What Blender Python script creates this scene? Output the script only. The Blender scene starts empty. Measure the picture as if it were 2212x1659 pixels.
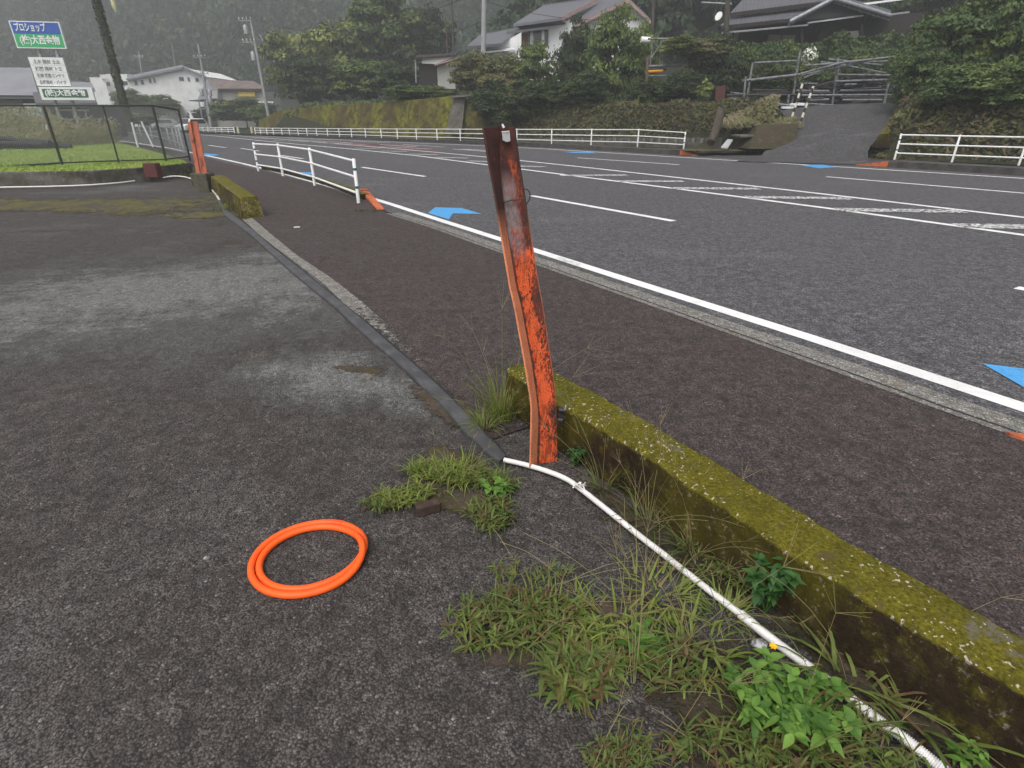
import bpy, math, random
import numpy as np
from mathutils import Vector
R = math.radians
sc = bpy.context.scene
COL = sc.collection
# ---------------------------------------------------------------- camera, sky, sun, exposure
FPX, HZ, CH = 1200.0, 255.0, 1.56          # focal length and horizon row in a 2212 x 1659 frame, eye height
PITCH = math.atan((829.5 - HZ) / FPX)
cam_d = bpy.data.cameras.new('camera')
cam_d.sensor_width = 36.0
cam_d.lens = 36.0 * FPX / 2212.0
cam_d.clip_start, cam_d.clip_end = 0.05, 2000
cam = bpy.data.objects.new('camera', cam_d)
COL.objects.link(cam)
cam.location = (0, 0, CH)
cam.rotation_euler = (R(90) - PITCH, 0, 0)
sc.camera = cam
SUN_EL, SUN_AZ = 58, 205
w = bpy.data.worlds.new('World')
sc.world = w
w.use_nodes = True
nt = w.node_tree
sky = nt.nodes.new('ShaderNodeTexSky')
sky.sky_type = 'NISHITA'
sky.sun_disc = False
sky.sun_elevation = R(SUN_EL)
sky.sun_rotation = R(SUN_AZ)
sky.dust_density = 4
hs = nt.nodes.new('ShaderNodeHueSaturation')
hs.inputs['Saturation'].default_value = 0.22
nt.links.new(sky.outputs[0], hs.inputs['Color'])
nt.links.new(hs.outputs[0], nt.nodes['Background'].inputs[0])
nt.nodes['Background'].inputs[1].default_value = 0.125
sd = bpy.data.lights.new('sun', 'SUN')
sd.energy = 1.35
sd.angle = R(35)
sd.color = (1.0, 0.97, 0.93)
sun = bpy.data.objects.new('sun', sd)
COL.objects.link(sun)
sun.rotation_euler = (R(90 - SUN_EL), 0, R(180 - SUN_AZ))
sc.view_settings.view_transform = 'Standard'
sc.view_settings.look = 'None'
sc.view_settings.exposure = 0.88
sc.cycles.max_bounces = 5
sc.cycles.transparent_max_bounces = 6
sc.cycles.volume_bounces = 0

# ---------------------------------------------------------------- where a row and column of the survey frame fall on a plane
CP, SP = math.cos(PITCH), math.sin(PITCH)
def A(x, y, z=0.0):                       # on the level plane z
    a, b = x - 1106, 829.5 - y
    d = (a, FPX * CP + b * SP, -FPX * SP + b * CP)
    t = (z - CH) / d[2]
    return Vector((d[0] * t, d[1] * t, z))
def D(x, y, Y):                           # on the upright plane at distance Y
    a, b = x - 1106, 829.5 - y
    d = (a, FPX * CP + b * SP, -FPX * SP + b * CP)
    t = Y / d[1]
    return Vector((d[0] * t, Y, CH + d[2] * t))
def ZR(y, Y):
    return D(1106, y, Y).z
def zc(x0, y0, s, pts):
    return [((x0 + X / s) / 1.8228, (y0 + Y / s) / 1.8228) for X, Y in pts]
def inter(v, xs, ys):
    return float(np.interp(v, xs, ys))
def resample(P, n):
    P = [Vector(p) for p in P]
    L = [0]
    for i in range(1, len(P)):
        L.append(L[-1] + (P[i] - P[i - 1]).length)
    out = []
    for k in range(n):
        t = L[-1] * k / (n - 1)
        out.append(Vector([inter(t, L, [p[j] for p in P]) for j in range(3)]))
    return out
def smooth(P, it=2):
    P = [Vector(p) for p in P]
    for _ in range(it):
        Q = [P[0]]
        for a, b in zip(P[:-1], P[1:]):
            Q += [a * .75 + b * .25, a * .25 + b * .75]
        Q.append(P[-1])
        P = Q
    return P

# ---------------------------------------------------------------- materials
def new_mat(name):
    m = bpy.data.materials.new(name)
    m.use_nodes = True
    return m, m.node_tree, m.node_tree.nodes, m.node_tree.links, m.node_tree.nodes['Principled BSDF']
def tex_noise(N, L, pos, scale, detail=4, rough=.55, stretch=None):
    n = N.new('ShaderNodeTexNoise')
    n.inputs['Scale'].default_value = scale
    n.inputs['Detail'].default_value = detail
    n.inputs['Roughness'].default_value = rough
    if stretch:
        mp = N.new('ShaderNodeMapping')
        mp.inputs['Scale'].default_value = stretch
        L.new(pos, mp.inputs[0])
        pos = mp.outputs[0]
    L.new(pos, n.inputs['Vector'])
    return n.outputs[0]
def ramp(N, L, src, lo, hi):
    r = N.new('ShaderNodeMapRange')
    r.inputs[1].default_value, r.inputs[2].default_value = lo, hi
    L.new(src, r.inputs[0])
    return r.outputs[0]
def mixc(N, L, fac, a, b, mode='MIX'):
    m = N.new('ShaderNodeMix')
    m.data_type = 'RGBA'
    m.blend_type = mode
    if hasattr(fac, 'default_value') or hasattr(fac, 'is_linked'):
        L.new(fac, m.inputs[0])
    else:
        m.inputs[0].default_value = fac
    for s, i in ((a, 6), (b, 7)):
        if isinstance(s, tuple):
            m.inputs[i].default_value = s + (1,) if len(s) == 3 else s
        else:
            L.new(s, m.inputs[i])
    return m.outputs[2]
def mat(name, col, rough=.8, layers=(), bump=None, metal=0, spec=.3, obj=False):
    """layers: (scale, colour, lo, hi[, stretch]) blended by noise; bump: list of (scale, strength, distance)"""
    m, t, N, L, b = new_mat(name)
    if obj:
        g = N.new('ShaderNodeTexCoord').outputs['Object']
    else:
        g = N.new('ShaderNodeNewGeometry').outputs['Position']
    c = col
    for l in layers:
        n = tex_noise(N, L, g, l[0], 5, .6, l[4] if len(l) > 4 else None)
        c = mixc(N, L, ramp(N, L, n, l[2], l[3]), c, l[1])
    if isinstance(c, tuple):
        b.inputs['Base Color'].default_value = c + (1,)
    else:
        L.new(c, b.inputs['Base Color'])
    b.inputs['Roughness'].default_value = rough
    b.inputs['Metallic'].default_value = metal
    b.inputs['Specular IOR Level'].default_value = spec
    if bump:
        prev = None
        for s, st, di in bump:
            bn = N.new('ShaderNodeBump')
            bn.inputs['Strength'].default_value = st
            bn.inputs['Distance'].default_value = di
            L.new(tex_noise(N, L, g, s, 4, .6), bn.inputs['Height'])
            if prev:
                L.new(prev, bn.inputs['Normal'])
            prev = bn.outputs[0]
        L.new(prev, b.inputs['Normal'])
    return m
def asphalt(name, dark, light, stone, scale=110, patches=(), pale=.965, bump=1.0, dist=.006, rough=.85):
    """aggregate: cells of stone in a binder, each with its own tone, and larger patches of wear"""
    m, t, N, L, b = new_mat(name)
    g = N.new('ShaderNodeNewGeometry').outputs['Position']
    w1 = tex_noise(N, L, g, 40, 2)
    mv = N.new('ShaderNodeVectorMath'); mv.operation = 'MULTIPLY_ADD'
    cmb = N.new('ShaderNodeCombineXYZ')
    for i in range(3): L.new(w1, cmb.inputs[i])
    L.new(cmb.outputs[0], mv.inputs[0]); mv.inputs[1].default_value = (.012, -.012, .01); L.new(g, mv.inputs[2])
    v = N.new('ShaderNodeTexVoronoi'); v.inputs['Scale'].default_value = scale
    L.new(mv.outputs[0], v.inputs['Vector'])
    sep = N.new('ShaderNodeSeparateColor'); L.new(v.outputs['Color'], sep.inputs[0])
    c = mixc(N, L, ramp(N, L, sep.outputs[0], .1, 1.0), dark, light)
    n2 = tex_noise(N, L, g, 9, 5, .7)
    c = mixc(N, L, ramp(N, L, n2, .42, .72), c, tuple(.62 * d for d in dark))
    for sc_, colr, lo, hi, st in patches:
        n = tex_noise(N, L, g, sc_, 5, .62, st)
        c = mixc(N, L, ramp(N, L, n, lo, hi), c, mixc(N, L, sep.outputs[1], tuple(.55 * k for k in colr), tuple(1.4 * k for k in colr)))
    # binder gaps
    gap = ramp(N, L, v.outputs['Distance'], .72, .38)
    c = mixc(N, L, gap, tuple(.45 * d for d in dark), c)
    c = mixc(N, L, ramp(N, L, sep.outputs[2], pale, pale + .03), c, stone)
    v3 = N.new('ShaderNodeTexVoronoi'); v3.inputs['Scale'].default_value = scale * .33
    L.new(mv.outputs[0], v3.inputs['Vector'])
    s3 = N.new('ShaderNodeSeparateColor'); L.new(v3.outputs['Color'], s3.inputs[0])
    c = mixc(N, L, ramp(N, L, s3.outputs[1], 0, 1), mixc(N, L, 1.0, c, (.72, .72, .72), 'MULTIPLY'), mixc(N, L, 1.0, c, (1.3, 1.29, 1.28), 'MULTIPLY'))
    L.new(c, b.inputs['Base Color'])
    b.inputs['Roughness'].default_value = rough
    b.inputs['Specular IOR Level'].default_value = .35
    bn = N.new('ShaderNodeBump'); bn.invert = True
    bn.inputs['Strength'].default_value = bump; bn.inputs['Distance'].default_value = dist
    L.new(v.outputs['Distance'], bn.inputs['Height'])
    b2 = N.new('ShaderNodeBump'); b2.inputs['Strength'].default_value = .5; b2.inputs['Distance'].default_value = .03
    L.new(tex_noise(N, L, g, 6, 5, .6), b2.inputs['Height']); L.new(bn.outputs[0], b2.inputs['Normal'])
    L.new(b2.outputs[0], b.inputs['Normal'])
    return m
def leaf_mat(name, cols, clump=.5, noise_scale=.6, lightc=None, trans=.25, lo=.5, hi=.75, gain=1.0):
    cols = [tuple(k * gain for k in c) for c in cols]; lightc = tuple(k * gain for k in lightc) if lightc else None
    m, t, N, L, b = new_mat(name)
    N.remove(b)
    g = N.new('ShaderNodeNewGeometry')
    cr = N.new('ShaderNodeValToRGB')
    cr.color_ramp.elements[0].color = cols[0] + (1,)
    cr.color_ramp.elements[1].color = cols[-1] + (1,)
    for i, c in enumerate(cols[1:-1]):
        e = cr.color_ramp.elements.new((i + 1) / (len(cols) - 1)); e.color = c + (1,)
    L.new(g.outputs['Random Per Island'], cr.inputs[0])
    c = cr.outputs[0]
    if lightc:
        n = tex_noise(N, L, g.outputs['Position'], noise_scale, 3, .6)
        c = mixc(N, L, ramp(N, L, n, lo, hi), c, lightc)
    d = N.new('ShaderNodeBsdfPrincipled'); d.inputs['Roughness'].default_value = .6
    d.inputs['Specular IOR Level'].default_value = .25
    tr = N.new('ShaderNodeBsdfTranslucent'); ms = N.new('ShaderNodeMixShader')
    ms.inputs[0].default_value = trans
    L.new(c, d.inputs['Base Color']); L.new(c, tr.inputs[0])
    L.new(d.outputs[0], ms.inputs[1]); L.new(tr.outputs[0], ms.inputs[2])
    L.new(ms.outputs[0], N['Material Output'].inputs[0])
    return m

M = {}
M['lot'] = asphalt('lot_asphalt', (.050, .043, .040), (.128, .115, .108), (.24, .23, .22), 135,
                   [(.45, (.14, .137, .13), .50, .68, (1, 1.3, 1)), (1.1, (.055, .040, .034), .56, .70, None),
                    (2.3, (.14, .12, .10), .60, .74, None)], pale=.98, bump=.8, dist=.005)
M['worn_lot'] = asphalt('worn_lot', (.150, .149, .142), (.31, .307, .297), (.36, .36, .35), 125, [(2.3, (.19, .185, .175), .5, .7, None)], pale=.975, bump=1, dist=.006)
M['walk'] = asphalt('walk_asphalt', (.052, .040, .038), (.135, .104, .100), (.34, .32, .32), 120,
                    [(.6, (.070, .048, .042), .50, .72, None), (2.0, (.10, .085, .08), .58, .72, None)], pale=.985, bump=.9, dist=.005)
M['road'] = asphalt('road_asphalt', (.082, .079, .084), (.215, .208, .216), (.36, .36, .37), 75,
                    [(.25, (.125, .120, .125), .48, .70, (1, .4, 1)), (.8, (.165, .16, .165), .56, .7, (.4, 1, 1))], pale=.99, bump=.9, dist=.006)
M['drive'] = asphalt('drive_asphalt', (.066, .064, .067), (.14, .136, .14), (.2, .2, .2), 40,
                     [(.35, (.085, .075, .068), .5, .66, (1, .5, 1)), (1.2, (.14, .135, .135), .55, .7, (.4, 1, 1))], pale=.99, bump=.6)
M['concrete'] = asphalt('kerb_concrete', (.20, .19, .175), (.36, .345, .32), (.5, .49, .47), 130,
                        [(1.5, (.20, .185, .16), .48, .66, None), (6, (.22, .19, .15), .52, .66, None)], pale=.96, bump=.7, dist=.003)
M['old_concrete'] = mat('old_concrete', (.13, .12, .105), .9, [(3, (.055, .048, .038), .4, .65), (14, (.18, .165, .14), .55, .7), (1.2, (.07, .075, .03), .5, .7)], [(30, .6, .02)])
M['brown_concrete'] = mat('stained_concrete', (.055, .042, .028), .95, [(1.4, (.04, .038, .014), .42, .6), (5, (.10, .08, .06), .57, .7), (12, (.03, .024, .018), .58, .7)], [(8, .8, .08)])
M['dark_kerb'] = mat('dark_kerb', (.085, .078, .075), .9, [(2.5, (.04, .036, .034), .4, .65), (12, (.14, .13, .12), .58, .72)], [(25, .5, .02)])
M['white_paint_road'] = mat('white_road_paint', (.78, .78, .77), .6, [(5, (.60, .60, .59), .5, .75), (1.2, (.66, .65, .64), .5, .7), (70, (.30, .29, .29), .62, .70)], [(120, .5, .004)])
M['worn_paint'] = mat('worn_road_paint', (.72, .72, .71), .7, [(14, (.085, .082, .085), .47, .54), (60, (.09, .088, .09), .52, .6)], [(120, .5, .004)])
M['blue_paint'] = mat('blue_road_paint', (.075, .33, .68), .6, [(20, (.06, .25, .55), .5, .7), (6, (.10, .30, .52), .5, .7), (70, (.11, .16, .22), .60, .68)], [(120, .5, .004)])
M['red_paint'] = mat('red_road_paint', (.17, .05, .05), .7, [(8, (.11, .07, .07), .45, .6)])
M['white_metal'] = mat('white_painted_metal', (.80, .80, .79), .4, [(6, (.66, .66, .63), .55, .75)], spec=.5)
M['cream_metal'] = mat('cream_painted_metal', (.72, .68, .42), .45, [(6, (.5, .46, .25), .5, .7)])
M['green_band'] = mat('green_reflective_band', (.03, .13, .13), .4)
M['grey_metal'] = mat('galvanised_steel', (.36, .37, .39), .45, [(5, (.22, .22, .23), .45, .7)], metal=.3)
M['rack_metal'] = mat('weathered_rack_steel', (.22, .225, .235), .55, [(4, (.10, .095, .09), .48, .62), (9, (.33, .33, .34), .6, .7)], metal=.2)
M['dark_metal'] = mat('dark_steel', (.045, .045, .05), .5, [(6, (.09, .06, .045), .5, .7)], metal=.3)
M['black_rubber'] = mat('black_rubber', (.050, .051, .056), .6, [(7, (.095, .095, .10), .42, .66), (40, (.05, .045, .04), .5, .7)], [(90, .3, .004)], spec=.4)
M['white_plastic'] = mat('white_plastic', (.72, .70, .68), .4, [(9, (.58, .55, .52), .5, .75)], spec=.4)
M['orange_plastic'] = mat('orange_plastic', (.93, .115, .012), .5, [(12, (.86, .10, .012), .45, .7), (60, (.7, .12, .03), .64, .70), (5, (.70, .13, .035), .56, .68), (110, (.42, .12, .04), .68, .73)], [(160, .4, .002)], spec=.35)
M['orange_tape'] = mat('orange_tape', (.90, .085, .018), .35, [(30, (.75, .07, .015), .5, .7)], [(60, .5, .003)])
M['gravel_bits'] = leaf_mat('loose_stone', [(.07, .065, .06), (.12, .11, .11), (.05, .046, .045), (.15, .145, .14), (.24, .23, .22)], trans=0)
def rusty(name, paint, amt, web=False):
    """orange paint flaking off brown rust: flake pattern of its own, stretched along the post"""
    m, t, N, L, b = new_mat(name)
    g = N.new('ShaderNodeTexCoord').outputs['Object']
    n1 = tex_noise(N, L, g, 125, 6, .75, (1, 1, .38))
    n2 = tex_noise(N, L, g, 7, 3, .5, (1, 1, .6))
    ad = N.new('ShaderNodeMath'); ad.operation = 'MULTIPLY_ADD'; L.new(n2, ad.inputs[0]); ad.inputs[1].default_value = .8; L.new(n1, ad.inputs[2])
    ac = N.new('ShaderNodeAttribute'); ac.attribute_name = 'across'
    a1 = ramp(N, L, ac.outputs['Fac'], .45, .95); a2 = ramp(N, L, ac.outputs['Fac'], .14, .0)
    k1 = N.new('ShaderNodeMath'); k1.operation = 'MULTIPLY_ADD'; L.new(a1, k1.inputs[0]); k1.inputs[1].default_value = .13 if web else 0; L.new(ad.outputs[0], k1.inputs[2])
    k2 = N.new('ShaderNodeMath'); k2.operation = 'MULTIPLY_ADD'; L.new(a2, k2.inputs[0]); k2.inputs[1].default_value = .40 if web else 0; L.new(k1.outputs[0], k2.inputs[2])  # web mask rises toward the outer edge and along the crease
    f = ramp(N, L, k2.outputs[0], amt, amt + .05)
    fine = ramp(N, L, tex_noise(N, L, g, 300, 3, .6, (1, 1, .5)), .60, .64)
    mx = N.new('ShaderNodeMath'); mx.operation = 'MAXIMUM'; L.new(f, mx.inputs[0]); L.new(fine, mx.inputs[1]); f = mx.outputs[0]
    sx = N.new('ShaderNodeSeparateXYZ'); L.new(g, sx.inputs[0])
    rust = mixc(N, L, ramp(N, L, tex_noise(N, L, g, 30, 4), .4, .65), (.13, .030, .018), (.034, .016, .014))
    pt = mixc(N, L, ramp(N, L, tex_noise(N, L, g, 12, 4), .4, .7), paint, tuple(.85 * k for k in paint))
    pt = mixc(N, L, ramp(N, L, tex_noise(N, L, g, 24, 6, .75, (1.6, 1, .35)), .50 if web else .60, .60 if web else .70), pt, tuple(.42 * k for k in paint))
    c = mixc(N, L, f, pt, rust)
    return m, t, N, L, b, g, c, sx, f
m, t, N, L, b, g, c, sx, f = rusty('rusted_orange_paint', (.80, .125, .03), .955, True)
topf = ramp(N, L, sx.outputs['Z'], 1.08, 1.36)
tn = N.new('ShaderNodeMath'); tn.operation = 'MULTIPLY'; L.new(topf, tn.inputs[0]); L.new(ramp(N, L, tex_noise(N, L, g, 16, 4, .6, (1, 1, .5)), .26, .46), tn.inputs[1])
c = mixc(N, L, tn.outputs[0], c, mixc(N, L, ramp(N, L, tex_noise(N, L, g, 20, 4), .4, .7), (.05, .017, .014), (.10, .026, .016)))
# scuffed grey patch low on the upper half of the web
def band(src, a, b_, c_, d_):
    u1 = ramp(N, L, src, a, b_); u2 = ramp(N, L, src, d_, c_)
    mm = N.new('ShaderNodeMath'); mm.operation = 'MULTIPLY'; L.new(u1, mm.inputs[0]); L.new(u2, mm.inputs[1]); return mm.outputs[0]
acr = N.new('ShaderNodeAttribute'); acr.attribute_name = 'across'
bz = band(sx.outputs['Z'], 1.00, 1.12, 1.28, 1.38)
bx = band(acr.outputs['Fac'], .0, .08, .55, .75)
mm = N.new('ShaderNodeMath'); mm.operation = 'MULTIPLY'; L.new(bz, mm.inputs[0]); L.new(bx, mm.inputs[1])
m2 = N.new('ShaderNodeMath'); m2.operation = 'MULTIPLY'; L.new(mm.outputs[0], m2.inputs[0]); L.new(ramp(N, L, tex_noise(N, L, g, 22, 4, .6, (1, 1, .5)), .3, .5), m2.inputs[1])
c = mixc(N, L, m2.outputs[0], c, mixc(N, L, tex_noise(N, L, g, 30, 4), (.14, .075, .07), (.36, .31, .31)))
L.new(c, b.inputs['Base Color']); b.inputs['Roughness'].default_value = .72
bn = N.new('ShaderNodeBump'); bn.inputs['Strength'].default_value = .8; bn.inputs['Distance'].default_value = .002; bn.invert = True
L.new(f, bn.inputs['Height']); L.new(bn.outputs[0], b.inputs['Normal'])
M['rust_post'] = m
m, t, N, L, b, g, c, sx, f = rusty('rusted_pale_orange_edge', (.78, .27, .13), 1.04)
tn = N.new('ShaderNodeMath'); tn.operation = 'MULTIPLY'; L.new(ramp(N, L, sx.outputs['Z'], 1.10, 1.24), tn.inputs[0]); L.new(ramp(N, L, tex_noise(N, L, g, 16, 4), .2, .3), tn.inputs[1])
L.new(mixc(N, L, tn.outputs[0], c, mixc(N, L, ramp(N, L, tex_noise(N, L, g, 26, 5, .6), .4, .7), (.045, .018, .016), (.085, .028, .02))), b.inputs['Base Color']); b.inputs['Roughness'].default_value = .75
M['rust_flange'] = m
m, t, N, L, b, g, c, sx, f = rusty('faded_orange_paint', (.50, .150, .085), .98)
L.new(c, b.inputs['Base Color']); b.inputs['Roughness'].default_value = .75
M['orange_post'] = m
M['orange_kerb'] = mat('orange_kerb_paint', (.62, .15, .05), .8, [(9, (.32, .10, .05), .45, .62), (40, (.14, .08, .06), .56, .64)], [(30, .5, .01)])
# mossy concrete: moss on upward faces, dark wet-looking algae on the sides, bare pale lichen flecks
def mossy(name, moss1, moss2, side1, side2, fleck=.62):
    m, t, N, L, b = new_mat(name)
    gg = N.new('ShaderNodeNewGeometry'); g = gg.outputs['Position']
    sx = N.new('ShaderNodeSeparateXYZ'); L.new(gg.outputs['Normal'], sx.inputs[0])
    n = tex_noise(N, L, g, 11, 6, .7)
    eg = N.new('ShaderNodeMath'); eg.operation = 'MULTIPLY'; L.new(ramp(N, L, sx.outputs['Z'], .99, .80), eg.inputs[0]); eg.inputs[1].default_value = .05
    top = mixc(N, L, ramp(N, L, n, .35, .65), moss1, moss2)
    top = mixc(N, L, ramp(N, L, tex_noise(N, L, g, 90, 3), .3, .75), tuple(.45 * k for k in moss1), top)
    top = mixc(N, L, ramp(N, L, tex_noise(N, L, g, 14, 4), .60, .72), top, (.085, .065, .03))
    top = mixc(N, L, ramp(N, L, tex_noise(N, L, g, 6, 6, .75), .60, .66), top, (.13, .115, .085))
    nf = tex_noise(N, L, g, 62, 2, .5)
    nk = tex_noise(N, L, g, 4.5, 3, .6)
    ad = N.new('ShaderNodeMath'); ad.operation = 'MULTIPLY_ADD'; L.new(nk, ad.inputs[0]); ad.inputs[1].default_value = .32; L.new(nf, ad.inputs[2])
    ae = N.new('ShaderNodeMath'); ae.operation = 'ADD'; L.new(ad.outputs[0], ae.inputs[0]); L.new(eg.outputs[0], ae.inputs[1])
    top = mixc(N, L, ramp(N, L, ae.outputs[0], fleck + .20, fleck + .225), top, (.40, .35, .28))
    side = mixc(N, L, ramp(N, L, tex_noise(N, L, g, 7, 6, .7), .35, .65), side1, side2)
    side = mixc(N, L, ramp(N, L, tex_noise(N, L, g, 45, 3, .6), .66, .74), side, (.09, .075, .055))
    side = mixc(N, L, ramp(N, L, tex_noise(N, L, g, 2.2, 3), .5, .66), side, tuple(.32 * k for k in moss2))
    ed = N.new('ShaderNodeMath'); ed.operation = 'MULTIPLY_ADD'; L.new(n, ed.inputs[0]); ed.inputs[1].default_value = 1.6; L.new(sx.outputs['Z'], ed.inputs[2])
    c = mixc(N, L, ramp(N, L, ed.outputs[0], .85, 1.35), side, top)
    L.new(c, b.inputs['Base Color']); b.inputs['Roughness'].default_value = .95; b.inputs['Specular IOR Level'].default_value = .15
    b1 = N.new('ShaderNodeBump'); b1.inputs['Strength'].default_value = 1; b1.inputs['Distance'].default_value = .012
    L.new(tex_noise(N, L, g, 38, 5, .7), b1.inputs['Height'])
    L.new(b1.outputs[0], b.inputs['Normal'])
    return m
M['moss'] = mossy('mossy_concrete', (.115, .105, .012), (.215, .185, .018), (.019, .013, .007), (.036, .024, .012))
M['moss_bank'] = mossy('mossy_retaining_wall', (.14, .12, .03), (.10, .10, .03), (.075, .075, .016), (.10, .058, .028), .9)
def retaining():
    m, t, N, L, b = new_mat('retaining_wall_moss')
    g = N.new('ShaderNodeNewGeometry').outputs['Position']
    a = tex_noise(N, L, g, .35, 4, .6, (1, 1, .15))
    c = mixc(N, L, ramp(N, L, a, .42, .60), (.105, .078, .026), (.18, .185, .022))
    c = mixc(N, L, ramp(N, L, tex_noise(N, L, g, 1.6, 6, .75), .42, .62), c, (.045, .036, .018))
    c = mixc(N, L, ramp(N, L, tex_noise(N, L, g, 4, 4, .6), .66, .72), c, (.24, .22, .17))
    br = N.new('ShaderNodeTexBrick'); br.inputs['Scale'].default_value = 1
    br.inputs['Brick Width'].default_value = .45; br.inputs['Row Height'].default_value = .3; br.inputs['Mortar Size'].default_value = .02
    rot = N.new('ShaderNodeMapping'); rot.inputs['Rotation'].default_value = (R(90), 0, R(30)); L.new(g, rot.inputs[0]); L.new(rot.outputs[0], br.inputs[0])
    k_ = N.new('ShaderNodeMath'); k_.operation = 'MULTIPLY'; L.new(br.outputs['Fac'], k_.inputs[0]); k_.inputs[1].default_value = .45
    c = mixc(N, L, k_.outputs[0], c, (.035, .03, .02))
    L.new(c, b.inputs['Base Color']); b.inputs['Roughness'].default_value = .95; b.inputs['Specular IOR Level'].default_value = .1
    return m
M['retain'] = retaining()
M['soil'] = mat('soil', (.055, .040, .026), .95, [(4, (.032, .030, .014), .4, .6), (18, (.09, .07, .045), .55, .7)], [(20, 1, .05)])
M['bank_soil'] = mat('bank_soil', (.030, .034, .016), .95, [(.8, (.02, .026, .011), .4, .6), (3, (.055, .045, .025), .55, .7)], [(6, 1, .15)])
M['dirt'] = mat('dirt_patch', (.075, .055, .042), .95, [(5, (.045, .036, .030), .4, .62), (30, (.12, .10, .08), .55, .7), (2, (.06, .05, .015), .48, .62)], [(45, 1, .012)])
M['moss_ground'] = mat('moss_patch', (.095, .082, .022), .95, [(2.1, (.055, .046, .040), .44, .56), (9, (.15, .14, .03), .52, .66), (30, (.05, .045, .035), .5, .7)], [(45, 1, .01)])
M['lawn'] = mat('lawn_soil', (.16, .25, .05), .95, [(.6, (.085, .13, .04), .4, .65), (5, (.20, .25, .06), .5, .7)], [(10, 1, .05)])
M['forest_floor'] = mat('forest_floor', (.022, .030, .016), .95, [(.05, (.035, .04, .02), .4, .65)])
M['bark'] = mat('bark', (.085, .068, .052), .9, [(8, (.045, .036, .028), .4, .65)], [(20, .8, .03)])
M['pale_bark'] = mat('pale_bark', (.16, .12, .085), .9, [(6, (.08, .06, .045), .4, .65)])
M['pole_concrete'] = mat('pole_concrete', (.38, .38, .39), .8, [(3, (.27, .27, .28), .45, .7)])
M['pole_dark'] = mat('weathered_timber', (.075, .068, .062), .9, [(5, (.12, .10, .09), .5, .7)])
M['white_wall'] = mat('white_render', (.90, .90, .89), .8, [(.7, (.72, .72, .72), .5, .75)])
M['cream_wall'] = mat('cream_render', (.50, .49, .45), .85, [(.6, (.38, .37, .34), .45, .7)])
M['grey_wall'] = mat('grey_cladding', (.12, .12, .125), .8, [(.6, (.08, .08, .085), .45, .7)])
M['dark_wood'] = mat('dark_timber', (.030, .024, .022), .8, [(3, (.05, .04, .035), .45, .7)])
M['brown_wood'] = mat('brown_timber', (.18, .07, .045), .8)
M['pink_trim'] = mat('faded_pink_trim', (.42, .28, .26), .8, [(3, (.28, .2, .19), .45, .7)])
M['glass'] = mat('window_glass', (.03, .035, .04), .15, spec=.6)
M['curtain'] = mat('curtain', (.30, .26, .22), .9)
def tiles(name, c1, c2, axis_rot, sx_=3.4, sy_=4.0):
    m, t, N, L, b = new_mat(name)
    g = N.new('ShaderNodeTexCoord').outputs['Object']
    mp = N.new('ShaderNodeMapping'); mp.inputs['Rotation'].default_value = (0, 0, axis_rot); L.new(g, mp.inputs[0])
    wv = N.new('ShaderNodeTexWave'); wv.inputs['Scale'].default_value = sx_ / 6.283 * 3.14; wv.inputs['Distortion'].default_value = .25; L.new(mp.outputs[0], wv.inputs[0])
    w2 = N.new('ShaderNodeTexWave'); w2.bands_direction = 'Y'; w2.inputs['Scale'].default_value = sy_ / 2; w2.inputs['Distortion'].default_value = .2; L.new(mp.outputs[0], w2.inputs[0])
    ad = N.new('ShaderNodeMath'); ad.operation = 'MULTIPLY_ADD'; L.new(w2.outputs['Fac'], ad.inputs[0]); ad.inputs[1].default_value = .55; L.new(wv.outputs['Fac'], ad.inputs[2])
    c = mixc(N, L, ramp(N, L, ad.outputs[0], .2, 1.25), c1, c2)
    c = mixc(N, L, ramp(N, L, tex_noise(N, L, g, 2.5, 4), .45, .7), c, tuple(.7 * k for k in c2))
    L.new(c, b.inputs['Base Color']); b.inputs['Roughness'].default_value = .45
    bn = N.new('ShaderNodeBump'); bn.inputs['Distance'].default_value = .08; L.new(ad.outputs[0], bn.inputs['Height']); L.new(bn.outputs[0], b.inputs['Normal'])
    return m
M['tile_light'] = tiles('light_grey_roof_tile', (.10, .10, .12), (.42, .42, .47), 0, 8, 4)
M['tile_grey'] = tiles('grey_roof_tile', (.06, .06, .07), (.34, .34, .38), R(15), 7, 7)
M['roof_grey'] = mat('grey_metal_roof', (.26, .26, .285), .6, [(.5, (.20, .20, .22), .4, .7), (4, (.31, .31, .33), .55, .7)])
M['roof_brown'] = mat('rusty_brown_roof', (.20, .155, .135), .8, [(.7, (.13, .10, .085), .4, .62), (2, (.30, .24, .22), .52, .66)])
M['sign_blue'] = mat('sign_blue', (.045, .11, .42), .4)
M['sign_green'] = mat('sign_green', (.045, .42, .16), .4)
M['sign_dark_green'] = mat('sign_dark_green', (.06, .14, .10), .5)
M['sign_white'] = mat('sign_white', (.80, .81, .80), .4, [(2, (.70, .71, .70), .5, .75)])
M['sign_text_grey'] = mat('sign_faded_lettering', (.26, .26, .29), .6)
M['yellow'] = mat('yellow_paint', (.70, .52, .10), .5, [(4, (.55, .40, .08), .5, .7)])
M['machine_yellow'] = mat('machine_yellow', (.70, .32, .02), .5)
M['red'] = mat('red_cloth', (.42, .06, .05), .8)
M['dull_red'] = mat('dull_red_paint', (.12, .035, .03), .7, [(9, (.06, .03, .03), .45, .65)])
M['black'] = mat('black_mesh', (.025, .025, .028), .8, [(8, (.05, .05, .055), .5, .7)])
M['teal'] = mat('pale_teal_tarp', (.30, .46, .50), .6, [(3, (.20, .33, .38), .45, .65), (9, (.55, .65, .66), .6, .7)])
M['car_silver'] = mat('silver_car_paint', (.45, .46, .48), .3, spec=.6)
M['tyre'] = mat('tyre', (.03, .03, .03), .9)
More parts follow.
